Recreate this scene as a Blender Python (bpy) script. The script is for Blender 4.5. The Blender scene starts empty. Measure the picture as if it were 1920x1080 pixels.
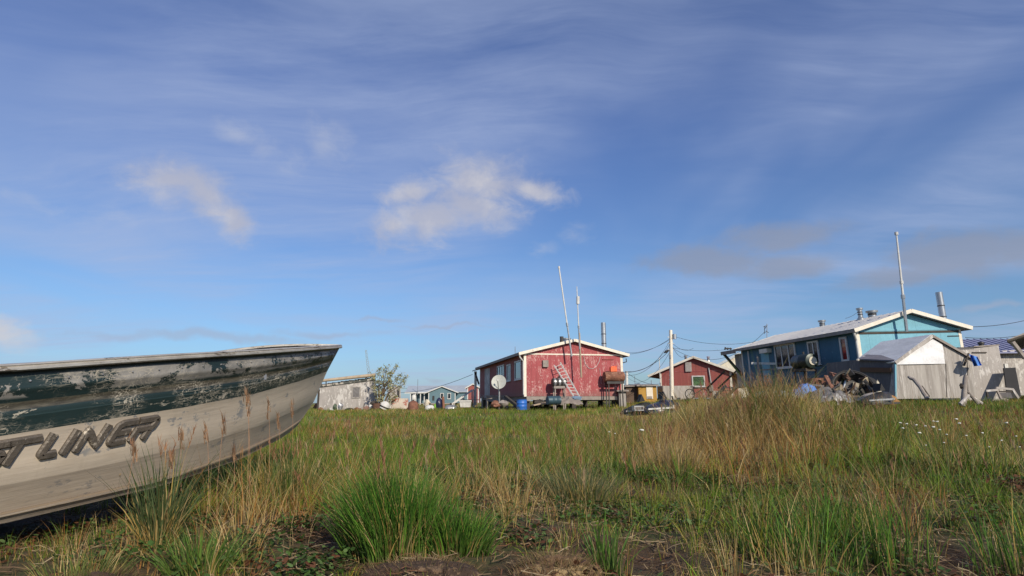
import bpy, bmesh, math, random
import numpy as np
from mathutils import Vector, Matrix, Euler
from mathutils.bvhtree import BVHTree
R = math.radians
random.seed(7); rng = np.random.default_rng(11)
S = bpy.context.scene
COL = S.collection

# ------------------------------------------------------------ camera
EYE = 0.75; FPX = 1120.0; PITCH = R(10.7); ROLL = R(-0.6)
cam_d = bpy.data.cameras.new('camera'); cam = bpy.data.objects.new('camera', cam_d); COL.objects.link(cam)
cam_d.sensor_width = 36; cam_d.lens = 36 * FPX / 1920; cam_d.clip_end = 6000; cam_d.clip_start = 0.05
CM = Matrix.Translation((0, 0, EYE)) @ Matrix.Rotation(R(90) + PITCH, 4, 'X') @ Matrix.Rotation(ROLL, 4, 'Z')
cam.matrix_world = CM; S.camera = cam
C3 = CM.to_3x3(); CI = CM.inverted()

def ray(px, py):
    return (C3 @ Vector(((px - 960) / FPX, (540 - py) / FPX, -1))).normalized()
def P(px, py, Y):
    d = ray(px, py); return Vector((0, 0, EYE)) + d * (Y / d.y)
def proj(p):
    q = CI @ Vector(p); return (960 - FPX * q.x / q.z, 540 + FPX * q.y / q.z)
def onplane(px, py, o, n):
    d = ray(px, py); e = Vector((0, 0, EYE)); return e + d * ((Vector(o) - e).dot(n) / d.dot(n))

# ------------------------------------------------------------ node helper
class NT:
    def __init__(s, tree): s.t = tree; s.n = tree.nodes; s.l = tree.links
    def new(s, k, **kw):
        x = s.n.new(k)
        for a, b in kw.items(): setattr(x, a, b)
        return x
    def put(s, sock, v):
        if isinstance(v, bpy.types.NodeSocket): s.l.new(v, sock)
        elif v is not None:
            if sock.type == 'RGBA' and len(v) == 3: v = (*v, 1)
            sock.default_value = v
    def m(s, op, a, b=None, c=None, clamp=False):
        x = s.new('ShaderNodeMath', operation=op, use_clamp=clamp)
        s.put(x.inputs[0], a)
        if b is not None: s.put(x.inputs[1], b)
        if c is not None: s.put(x.inputs[2], c)
        return x.outputs[0]
    def mix(s, f, a, b, mode='MIX'):
        x = s.new('ShaderNodeMix', data_type='RGBA', blend_type=mode)
        s.put(x.inputs[0], f); s.put(x.inputs[6], a); s.put(x.inputs[7], b); return x.outputs[2]
    def ss(s, v, lo, hi):
        x = s.new('ShaderNodeMapRange', interpolation_type='SMOOTHSTEP')
        s.put(x.inputs[0], v); x.inputs[1].default_value = lo; x.inputs[2].default_value = hi
        return x.outputs[0]
    def noise(s, vec, scale, detail=4, rough=.55, dist=0):
        x = s.new('ShaderNodeTexNoise'); s.put(x.inputs['Vector'], vec)
        x.inputs['Scale'].default_value = scale; x.inputs['Detail'].default_value = detail
        x.inputs['Roughness'].default_value = rough; x.inputs['Distortion'].default_value = dist
        return x.outputs[0]
    def scl(s, vec, sc, loc=(0, 0, 0), rot=(0, 0, 0)):
        x = s.new('ShaderNodeMapping'); s.put(x.inputs[0], vec)
        x.inputs[1].default_value = loc; x.inputs[2].default_value = rot; x.inputs[3].default_value = sc
        return x.outputs[0]
    def comb(s, a, b, c):
        x = s.new('ShaderNodeCombineXYZ'); s.put(x.inputs[0], a); s.put(x.inputs[1], b); s.put(x.inputs[2], c); return x.outputs[0]
    def sep(s, v):
        x = s.new('ShaderNodeSeparateXYZ'); s.put(x.inputs[0], v); return x.outputs

# ------------------------------------------------------------ sky
SUN_EL = R(29); sunv = Vector((.47, -.88, 0)).normalized()
SUNDIR = Vector((sunv.x * math.cos(SUN_EL), sunv.y * math.cos(SUN_EL), math.sin(SUN_EL)))
W = bpy.data.worlds.new('World'); S.world = W; W.use_nodes = True
t = NT(W.node_tree); bg = W.node_tree.nodes['Background']
sky = t.new('ShaderNodeTexSky', sky_type='NISHITA', sun_disc=False, sun_elevation=SUN_EL, sun_rotation=math.atan2(sunv.x, sunv.y))
sky.air_density = 1.0; sky.dust_density = 0.5; sky.ozone_density = 3.0; sky.altitude = 0
SKY_STR = .102
gen = t.new('ShaderNodeTexCoord').outputs['Generated']
vx, vy, vz = t.sep(gen)
az = t.m('ARCTAN2', vx, vy); el = t.m('ARCSINE', vz)
skc = t.mix(1.0, sky.outputs[0], t.mix(t.ss(el, .05, .55), (.74, .90, 1.08), (.80, .88, 1.22)), 'MULTIPLY')
skc = t.mix(t.m('SUBTRACT', 1, t.ss(el, -.02, .22)), skc, t.mix(1.0, skc, (.72, .80, .92), 'MULTIPLY'))
# high thin cirrus on a flat layer overhead
zc = t.m('MAXIMUM', t.m('ADD', vz, .09), .03)
pl = t.comb(t.m('DIVIDE', vx, zc), t.m('DIVIDE', vy, zc), 0)
cw = t.noise(pl, .55, 3, .5)
wv = t.new('ShaderNodeVectorMath', operation='ADD'); t.put(wv.inputs[0], pl); t.put(wv.inputs[1], t.comb(t.m('MULTIPLY', cw, .8), t.m('MULTIPLY', cw, .9), 0))
c1 = t.noise(t.scl(wv.outputs[0], (.45, 1.35, 1), rot=(0, 0, R(14))), 1.0, 7, .6, .3)
c2 = t.noise(t.scl(pl, (.5, .35, 1), loc=(3.3, 1.2, 0)), 1.15, 4, .5, .4)
c3 = t.noise(t.scl(wv.outputs[0], (.8, 5, 1), rot=(0, 0, R(10)), loc=(1, 4, 0)), 1.5, 6, .65, .2)
ci = t.m('MULTIPLY', t.ss(c1, .26, .70), t.ss(c2, .30, .58))
ci = t.m('ADD', ci, t.m('MULTIPLY', t.m('MULTIPLY', t.ss(c3, .42, .75), t.ss(c2, .38, .62)), .30))
ci = t.m('ADD', t.m('MULTIPLY', ci, .55), .0, clamp=True)
skc = t.mix(ci, skc, (4.0, 4.8, 6.9))
# cumulus puffs at their own directions
wob = t.new('ShaderNodeTexNoise'); t.put(wob.inputs['Vector'], gen); wob.inputs['Scale'].default_value = 7; wob.inputs['Detail'].default_value = 5
wob.inputs['Roughness'].default_value = .55
wsx, wsy, wsz = t.sep(wob.outputs['Color'])
azw = t.m('ADD', az, t.m('MULTIPLY', t.m('SUBTRACT', wsx, .5), .11)); elw = t.m('ADD', el, t.m('MULTIPLY', t.m('SUBTRACT', wsy, .5), .07))
fine = t.noise(t.scl(gen, (1, 1, 1.7)), 17, 9, .62, .35)
def ang(px, py):
    d = ray(px, py); return math.atan2(d.x, d.y), math.asin(d.z)
def puffs(lst, soft, lo, hi, amp):
    out = None
    for (px, py, rx, ry, rot, st) in lst:
        a, e = ang(px, py); a2, _ = ang(px + rx, py); _, e2 = ang(px, py - ry)
        dx = t.m('SUBTRACT', azw, a); dy = t.m('SUBTRACT', elw, e)
        cr, sr = math.cos(rot), math.sin(rot)
        ux = t.m('DIVIDE', t.m('ADD', t.m('MULTIPLY', dx, cr), t.m('MULTIPLY', dy, sr)), abs(a2 - a))
        uy = t.m('DIVIDE', t.m('SUBTRACT', t.m('MULTIPLY', dy, cr), t.m('MULTIPLY', dx, sr)), abs(e2 - e))
        r = t.m('SQRT', t.m('ADD', t.m('MULTIPLY', ux, ux), t.m('MULTIPLY', uy, uy)))
        k = t.m('MULTIPLY', t.m('SUBTRACT', 1.3, r), st)
        out = k if out is None else t.m('MAXIMUM', out, k)
    k = t.m('ADD', out, t.m('MULTIPLY', t.m('SUBTRACT', fine, .5), amp))
    return t.ss(k, lo, hi)
big = puffs([(905, 340, 95, 55, 0.0, 1), (800, 415, 90, 48, .25, 1), (990, 352, 70, 32, -.3, 1), (770, 370, 60, 30, 0, .8), (870, 385, 100, 50, .1, 1),
             (350, 352, 95, 36, .05, 1), (395, 368, 80, 36, -.45, 1), (440, 400, 48, 34, -.8, 1), (735, 430, 55, 34, .1, .9), (18, 622, 60, 26, -.2, .9)], 0, -.15, 1.25, 2.1)
skc = t.mix(t.m('MULTIPLY', big, .80), skc, t.mix(t.ss(t.noise(gen, 9, 6, .6), .38, .62), (4.6, 4.7, 5.6), (6.2, 6.0, 6.2)))
wisp = puffs([(455, 255, 120, 28, -.3, .9), (610, 270, 55, 60, .5, .9), (560, 300, 40, 45, 0, .7), (1080, 445, 55, 30, -.3, .8), (1010, 465, 40, 20, 0, .8), (210, 415, 70, 28, 0, .7), (60, 385, 90, 22, -.2, .6), (1000, 470, 30, 14, 0, .7)], 0, .2, 1.6, 2.2)
skc = t.mix(t.m('MULTIPLY', wisp, .36), skc, (5.6, 5.8, 6.5))
grey = puffs([(1330, 492, 120, 28, 0, 1), (1480, 495, 110, 28, -.05, .95), (1470, 445, 120, 24, 0, .8), (1780, 480, 130, 48, 0, 1.05), (1680, 530, 120, 22, 0, .8), (1890, 470, 90, 40, 0, .9)], 0, -.05, .85, 1.2)
skc = t.mix(t.m('MULTIPLY', grey, .68), skc, (2.8, 3.1, 4.0))
low = puffs([(400, 632, 260, 14, .0, 1), (620, 622, 140, 9, .0, .8), (840, 611, 100, 4, .0, .8), (720, 598, 50, 5, 0, .8), (830, 712, 30, 6, 0, .8), (1860, 575, 70, 8, 0, .8)], 0, .1, 1.1, 1.2)
skc = t.mix(t.m('MULTIPLY', low, .5), skc, (3.7, 4.1, 5.3))
t.put(bg.inputs[0], skc); bg.inputs[1].default_value = SKY_STR

sd = bpy.data.lights.new('sun', 'SUN'); sd.energy = 4.7; sd.angle = R(.5); sd.color = (1, .90, .73)
sun = bpy.data.objects.new('sun', sd); COL.objects.link(sun)
sun.rotation_euler = SUNDIR.to_track_quat('Z', 'Y').to_euler()
S.view_settings.view_transform = 'Standard'; S.view_settings.look = 'None'; S.view_settings.exposure = 0; S.view_settings.gamma = 1
S.render.engine = 'CYCLES'

# ------------------------------------------------------------ materials
def new_mat(name):
    m = bpy.data.materials.new(name); m.use_nodes = True
    return m, NT(m.node_tree), m.node_tree.nodes['Principled BSDF']
MATS = {}
def mat(name, col, col2=None, rough=.7, metal=0, scale=3, stretch=(1, 1, 1), wear=None, wear_amt=.0, wscale=8, bump=.0, var=.25, groove=None):
    """painted / raw surface: mottled colour, worn patches with their own colour, small relief"""
    if name in MATS: return MATS[name]
    m, t, b = new_mat(name)
    co0 = t.new('ShaderNodeTexCoord').outputs['Object']
    co = t.scl(co0, stretch)
    n1 = t.noise(co, scale, 6, .6)
    c = t.mix(t.ss(n1, .3, .7), col, col2 if col2 else tuple(x * (1 - var) for x in col))
    n3 = t.noise(co, scale * 7, 4, .6)
    c = t.mix(t.m('MULTIPLY', t.ss(n3, .35, .75), .35), c, tuple(x * .55 for x in col))
    if wear:
        n2 = t.noise(co, wscale, 8, .7, .3); nb = t.noise(co, wscale * .18, 3, .5)
        k = t.m('ADD', n2, t.m('MULTIPLY', t.m('SUBTRACT', nb, .5), .5))
        th = 0.72 - wear_amt * .35
        w = t.ss(k, th, th + .05); c = t.mix(w, c, wear)
    gv = None
    if groove:
        gx, gy, gz_ = t.sep(co0); gv = t.ss(t.m('PINGPONG', t.m('ADD', gx, gy), groove / 2), groove / 2 - .022, groove / 2 - .008)
        c = t.mix(t.m('MULTIPLY', gv, .45), c, tuple(x * .4 for x in col))
        pn = t.noise(t.comb(t.m('FLOOR', t.m('DIVIDE', t.m('ADD', gx, gy), 1.22)), t.m('FLOOR', t.m('DIVIDE', gz_, 2.44)), 0), 3.7, 0)
        c = t.mix(t.m('MULTIPLY', t.ss(pn, .35, .65), .22), c, tuple(min(1, x * 1.35 + .02) for x in col))
        low = t.m('SUBTRACT', 1, t.ss(t.m('ADD', gz_, t.m('MULTIPLY', n1, .5)), .25, .75)); c = t.mix(t.m('MULTIPLY', low, .4), c, (.16, .13, .11))
    t.put(b.inputs['Base Color'], c); b.inputs['Roughness'].default_value = rough; b.inputs['Metallic'].default_value = metal
    if bump:
        bp = t.new('ShaderNodeBump'); bp.inputs['Strength'].default_value = bump; bp.inputs['Distance'].default_value = .02
        t.put(bp.inputs['Height'], t.noise(co, scale * 6, 6, .65)); t.put(b.inputs['Normal'], bp.outputs[0])
    MATS[name] = m; return m

RED = mat('red_paint', (.34, .068, .076), (.27, .055, .06), .8, scale=1.1, stretch=(2, 2, .7), wear=(.50, .31, .29), wear_amt=.48, wscale=9, bump=.2, groove=.3)
RED2 = mat('dull_red_paint', (.30, .075, .065), (.23, .065, .055), .8, scale=1.4, stretch=(4, 4, .35), wear=(.32, .14, .12), wear_amt=.35, wscale=5, bump=.2, groove=.25)
BLUE = mat('teal_blue_paint', (.16, .38, .48), (.14, .35, .44), .7, scale=.8, wear=(.20, .42, .50), wear_amt=.25, wscale=7, bump=.12, groove=1.22)
BLUED = mat('shaded_deep_blue', (.032, .12, .19), (.028, .105, .165), .7, scale=.8, wear=(.08, .17, .25), wear_amt=.25, wscale=7, bump=.12, groove=1.22)  # darker copy of the gable blue, side wall shade put into the colour
WHITE = mat('white_trim_paint', (.78, .72, .62), (.66, .60, .50), .6, scale=3, wear=(.42, .30, .22), wear_amt=.18, wscale=12, bump=.1)
WHITE2 = mat('clean_white_paint', (.66, .65, .62), (.5, .49, .48), .55, scale=4)
ROOF = mat('grey_metal_roof', (.56, .55, .54), (.46, .45, .45), .5, .15, scale=.8, stretch=(.3, 3, 1))
ROOFR = mat('red_metal_roof', (.50, .09, .07), (.42, .07, .06), .5, 0, scale=.8)
ROOFP = mat('lavender_metal_roof', (.24, .25, .38), (.2, .21, .33), .5, 0.1, scale=.8)
PLY = mat('weathered_plywood', (.40, .37, .34), (.24, .215, .195), .85, scale=1.6, stretch=(4, 4, .3), wear=(.44, .41, .385), wear_amt=.45, wscale=6, bump=.25)
PLYD = mat('dark_plywood', (.13, .12, .125), (.09, .085, .09), .85, scale=1.6, stretch=(3, 3, .5), wear=(.17, .15, .14), wear_amt=.3, wscale=6, bump=.25)
GREYW = mat('pale_weathered_board', (.41, .375, .35), (.30, .275, .255), .85, scale=1.3, stretch=(1.5, 1.5, .6), wear=(.53, .50, .47), wear_amt=.5, wscale=3.5, bump=.25)
WOOD = mat('grey_driftwood', (.33, .29, .26), (.22, .19, .17), .85, scale=4, stretch=(1, 1, 1), bump=.4)
LUMB = mat('bare_lumber', (.48, .38, .27), (.36, .28, .2), .8, scale=4, bump=.3)
DARKW = mat('dark_timber', (.07, .055, .045), (.045, .04, .035), .9, scale=4, bump=.3)
GALV = mat('galvanised_metal', (.50, .51, .52), (.40, .41, .42), .35, .75, scale=5)
ALU = mat('dull_aluminium', (.45, .45, .46), (.30, .30, .31), .4, .6, scale=5, bump=.1)
RUST = mat('rusty_steel', (.25, .11, .07), (.14, .06, .04), .85, .1, scale=5, wear=(.36, .20, .13), wear_amt=.4, wscale=8, bump=.3)
DARKM = mat('dark_metal', (.06, .055, .055), (.03, .03, .03), .5, .3, scale=5, wear=(.16, .09, .06), wear_amt=.25, wscale=8, bump=.2)
BLACK = mat('black_rubber', (.02, .02, .022), None, .8, scale=8, bump=.2)
CABLE = mat('black_cable', (.025, .025, .03), None, .7, scale=8)
BLUEP = mat('blue_plastic', (.03, .16, .55), (.025, .12, .45), .45, scale=4)
TARPB = mat('blue_tarp', (.06, .20, .62), (.12, .28, .66), .5, scale=6, bump=.4)
TARPW = mat('white_tarp', (.80, .79, .80), (.70, .70, .72), .55, scale=2, bump=.3)
TARPG = mat('grey_tarp_roof', (.78, .77, .74), (.62, .61, .59), .6, scale=1.5, stretch=(2, .6, 1), wear=(.78, .78, .77), wear_amt=.4, wscale=5, bump=.4)
ORANGE = mat('orange_plastic', (.80, .14, .03), (.7, .11, .03), .45, scale=4)
YEL = mat('ochre_paint', (.46, .26, .045), (.36, .2, .04), .75, scale=2, stretch=(2, 2, .5), bump=.2)
PURP = mat('navy_purple_plastic', (.02, .022, .065), (.012, .013, .03), .35, scale=4)
CREAM = mat('cream_paint', (.62, .57, .45), (.5, .45, .36), .6, scale=4, wear=(.3, .16, .09), wear_amt=.35, wscale=5)
GRN = mat('green_curtain', (.12, .22, .10), (.08, .16, .08), .8, scale=6, stretch=(6, 1, .3))
REDC = mat('red_curtain', (.28, .03, .03), (.18, .02, .02), .8, scale=6, stretch=(1, 8, .3))
PANEL = mat('peeling_white_panel', (.62, .54, .46), (.5, .42, .36), .8, scale=1, wear=(.36, .10, .07), wear_amt=.75, wscale=1.6, bump=.2)
TEALH = mat('grey_teal_siding', (.12, .20, .235), (.10, .175, .21), .75, scale=.6)
FARR = mat('pale_far_roof', (.40, .44, .48), (.33, .37, .42), .6, scale=.6)
GREENP = mat('lime_plastic', (.25, .5, .06), None, .5, scale=4)
STONE = mat('grey_stone', (.22, .19, .18), (.14, .12, .11), .9, scale=9, bump=.6)
STRAW = mat('dry_seed_plume', (.42, .25, .13), (.3, .15, .09), .9, scale=20)
def glassmat(name, col):
    m, t, b = new_mat(name)
    co = t.new('ShaderNodeTexCoord').outputs['Object']
    t.put(b.inputs['Base Color'], t.mix(t.ss(t.noise(co, 1.5, 3), .4, .6), col, tuple(x * .4 for x in col)))
    b.inputs['Roughness'].default_value = .06; b.inputs['Specular IOR Level'].default_value = .7
    return m
GLASS = glassmat('window_glass', (.035, .045, .055))
GLASSR = glassmat('window_glass_red_curtain', (.25, .03, .03))
GLASSG = glassmat('window_glass_green_curtain', (.10, .19, .07))

# ------------------------------------------------------------ mesh helpers
class MB:
    def __init__(s): s.v = []; s.f = []
    def add(s, vs, fs):
        o = len(s.v); s.v += [tuple(v) for v in vs]; s.f += [tuple(i + o for i in f) for f in fs]; return s
    def box(s, c, d, M=None):
        x, y, z = d[0] / 2, d[1] / 2, d[2] / 2
        vs = [Vector((a * x, b * y, e * z)) for a in (-1, 1) for b in (-1, 1) for e in (-1, 1)]
        if M is not None: vs = [M @ v for v in vs]
        vs = [v + Vector(c) for v in vs]
        return s.add(vs, [(0, 1, 3, 2), (4, 6, 7, 5), (0, 4, 5, 1), (2, 3, 7, 6), (0, 2, 6, 4), (1, 5, 7, 3)])
    def bb(s, x0, x1, y0, y1, z0, z1): return s.box(((x0 + x1) / 2, (y0 + y1) / 2, (z0 + z1) / 2), (x1 - x0, y1 - y0, z1 - z0))
    def beam(s, a, b, w, h, up=(0, 0, 1)):
        a = Vector(a); b = Vector(b); d = b - a; L = d.length; y = d.normalized(); x = y.cross(Vector(up))
        if x.length < 1e-4: x = Vector((1, 0, 0))
        x.normalize(); z = x.cross(y); M = Matrix((x, y, z)).transposed()
        return s.box((a + b) / 2, (w, L, h), M)
    def tube(s, pts, r, n=8, cap=True):
        pts = [Vector(p) for p in pts]; rr = r if isinstance(r, (list, tuple)) else [r] * len(pts)
        vs = []; fs = []; ref = None
        for i, p in enumerate(pts):
            d = (pts[min(i + 1, len(pts) - 1)] - pts[max(i - 1, 0)]).normalized()
            if ref is None: ref = d.orthogonal().normalized()
            x = (ref - d * ref.dot(d)); x = x.normalized() if x.length > 1e-5 else d.orthogonal().normalized(); ref = x; y = d.cross(x)
            for k in range(n):
                a = 2 * math.pi * k / n; vs.append(p + (x * math.cos(a) + y * math.sin(a)) * rr[i])
        for i in range(len(pts) - 1):
            for k in range(n):
                k2 = (k + 1) % n; fs.append((i * n + k, i * n + k2, (i + 1) * n + k2, (i + 1) * n + k))
        if cap: fs.append(tuple(range(n))[::-1]); fs.append(tuple((len(pts) - 1) * n + k for k in range(n)))
        return s.add(vs, fs)
    def poly(s, pts, vec):
        """prism: outline pts extruded by vec"""
        n = len(pts); vec = Vector(vec); vs = [Vector(p) for p in pts]; vs += [v + vec for v in vs]
        fs = [tuple(range(n))[::-1], tuple(range(n, 2 * n))] + [(i, (i + 1) % n, n + (i + 1) % n, n + i) for i in range(n)]
        return s.add(vs, fs)
    def lathe(s, prof, c=(0, 0, 0), n=16, M=None):
        vs = []; fs = []
        for (r, z) in prof:
            for k in range(n):
                a = 2 * math.pi * k / n; v = Vector((r * math.cos(a), r * math.sin(a), z)); vs.append((M @ v if M is not None else v) + Vector(c))
        for i in range(len(prof) - 1):
            for k in range(n):
                k2 = (k + 1) % n; fs.append((i * n + k, i * n + k2, (i + 1) * n + k2, (i + 1) * n + k))
        return s.add(vs, fs)
    def lump(s, c, rx, ry, rz, jag=.2, n=10, seed=0):
        rd = random.Random(seed); vs = []; fs = []; m = n // 2 + 1
        for i in range(m + 1):
            ph = math.pi * i / m
            for k in range(n):
                a = 2 * math.pi * k / n; q = 1 + rd.uniform(-jag, jag)
                vs.append(Vector((math.sin(ph) * math.cos(a) * rx * q, math.sin(ph) * math.sin(a) * ry * q, math.cos(ph) * rz * q)) + Vector(c))
        for i in range(m):
            for k in range(n):
                k2 = (k + 1) % n; fs.append((i * n + k, (i + 1) * n + k, (i + 1) * n + k2, i * n + k2))
        return s.add(vs, fs)
    def build(s, name, mt, parent=None, smooth=False, label=None):
        me = bpy.data.meshes.new(name); me.from_pydata([tuple(v) for v in s.v], [], s.f)
        bm = bmesh.new(); bm.from_mesh(me); bmesh.ops.recalc_face_normals(bm, faces=bm.faces); bm.to_mesh(me); bm.free()
        if smooth:
            me.polygons.foreach_set('use_smooth', [True] * len(me.polygons))
            try: me.set_sharp_from_angle(angle=R(38))
            except Exception: pass
        o = bpy.data.objects.new(name, me); COL.objects.link(o)
        for q in (mt if isinstance(mt, (list, tuple)) else [mt]): me.materials.append(q)
        if parent is not None: o.parent = parent
        if label: o['label'] = label
        return o
def tag(o, label, cat, group=None, kind=None):
    o['label'] = label; o['category'] = cat
    if group: o['group'] = group
    if kind: o['kind'] = kind
    return o
def struct(o): o['kind'] = 'structure'; return o
def thing(name, label, cat, loc=(0, 0, 0), rz=0, group=None, rx=0, ry=0):
    o = bpy.data.objects.new(name, None); COL.objects.link(o); o.empty_display_size = .2
    o.location = loc; o.rotation_euler = (rx, ry, rz); tag(o, label, cat, group)
    o['_m'] = 0; del o['_m']
    return o
def mw(o): return Matrix.Translation(o.location) @ o.rotation_euler.to_matrix().to_4x4()

# ------------------------------------------------------------ terrain
def vnoise(x, y, seed=0):
    x = np.asarray(x, float); y = np.asarray(y, float)
    xi = np.floor(x).astype(np.int64); yi = np.floor(y).astype(np.int64); fx = x - xi; fy = y - yi
    def h(a, b):
        n = (a * 374761393 + b * 668265263 + seed * 1442695041) & 0xffffffff
        n = ((n ^ (n >> 13)) * 1274126177) & 0xffffffff
        return ((n ^ (n >> 16)) & 0xffff) / 65535.0
    fx = fx * fx * (3 - 2 * fx); fy = fy * fy * (3 - 2 * fy)
    return (h(xi, yi) * (1 - fx) + h(xi + 1, yi) * fx) * (1 - fy) + (h(xi, yi + 1) * (1 - fx) + h(xi + 1, yi + 1) * fx) * fy
def fbm(x, y, seed=0, o=3):
    s = 0; a = 1; tt = 0
    for i in range(o): s = s + a * vnoise(x * 2 ** i, y * 2 ** i, seed + i * 17); tt += a; a *= .5
    return s / tt
def sst(v): v = np.clip(v, 0, 1); return v * v * (3 - 2 * v)
def GZ(x, y):
    x = np.asarray(x, float); y = np.asarray(y, float)
    z = .005 * np.clip(y - 4, 0, 42)
    z = z + .40 * sst((x - 3) / 9) * sst((y - 7) / 14)
    z = z + .50 * np.exp(-((x - 3.8) / 1.5) ** 2 - ((y - 9.2) / 1.9) ** 2)
    z = z + .12 * np.exp(-((x - 6.0) / 2.0) ** 2 - ((y - 9.8) / 1.9) ** 2)
    z = z + .06 * np.exp(-((x + 2.4) / 1.2) ** 2 - ((y - 3.2) / 1.6) ** 2)
    near = np.exp(-np.maximum(y - 4, 0) / 14)
    z = z + (fbm(x * 1.1 + 5, y * 1.1, 3) - .5) * .20 * near + (fbm(x * 5, y * 5, 9) - .5) * .05 * near
    return z + (fbm(x * .2, y * .2, 21, 2) - .5) * .12
def gz(x, y): return float(GZ(x, y))
def G(px, Y, dz=0.0):
    """ground point in the direction of a picture column at distance Y"""
    x = P(px, 760, Y).x; return Vector((x, Y, gz(x, Y) + dz))

def ground():
    ys = np.concatenate([np.linspace(-8, 1.5, 20)[:-1], np.linspace(1.5, 12, 260), np.geomspace(12.05, 2500, 150)])
    u = np.linspace(-1, 1, 331); xs = np.sign(u) * (9 * np.abs(u) + 1500 * np.abs(u) ** 9)
    X, Y = np.meshgrid(xs, ys); Z = GZ(X, Y)
    v = np.stack([X, Y, Z], -1).reshape(-1, 3); ny, nx = X.shape
    i = np.arange(ny - 1)[:, None] * nx + np.arange(nx - 1)[None]; f = np.stack([i, i + 1, i + nx + 1, i + nx], -1).reshape(-1, 4)
    me = bpy.data.meshes.new('ground'); me.from_pydata(v.tolist(), [], f.tolist()); me.polygons.foreach_set('use_smooth', [True] * len(f))
    o = bpy.data.objects.new('ground', me); COL.objects.link(o); struct(o)
    m, t, b = new_mat('tundra_soil'); co = t.new('ShaderNodeTexCoord').outputs['Object']
    n = t.noise(co, 1.3, 5, .6); n2 = t.noise(co, 14, 8, .7); n3 = t.noise(co, 60, 5, .7)
    c = t.mix(t.ss(n, .4, .6), (.070, .037, .015), (.045, .058, .010))
    c = t.mix(t.m('MULTIPLY', t.ss(n2, .45, .65), .7), c, (.16, .092, .040))
    c = t.mix(t.m('MULTIPLY', t.ss(n3, .5, .7), .6), c, (.02, .014, .01))
    _, yy, _ = t.sep(co); far = t.ss(yy, 8, 24)
    c = t.mix(t.m('MULTIPLY', far, .85), c, t.mix(t.ss(t.noise(co, .35, 4), .4, .6), (.13, .15, .035), (.19, .14, .05)))
    t.put(b.inputs['Base Color'], c); b.inputs['Roughness'].default_value = .95
    bp = t.new('ShaderNodeBump'); bp.inputs['Strength'].default_value = .9; bp.inputs['Distance'].default_value = .03
    t.put(bp.inputs['Height'], t.m('ADD', n2, t.m('MULTIPLY', n3, .4))); t.put(b.inputs['Normal'], bp.outputs[0])
    me.materials.append(m)
ground()

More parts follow.
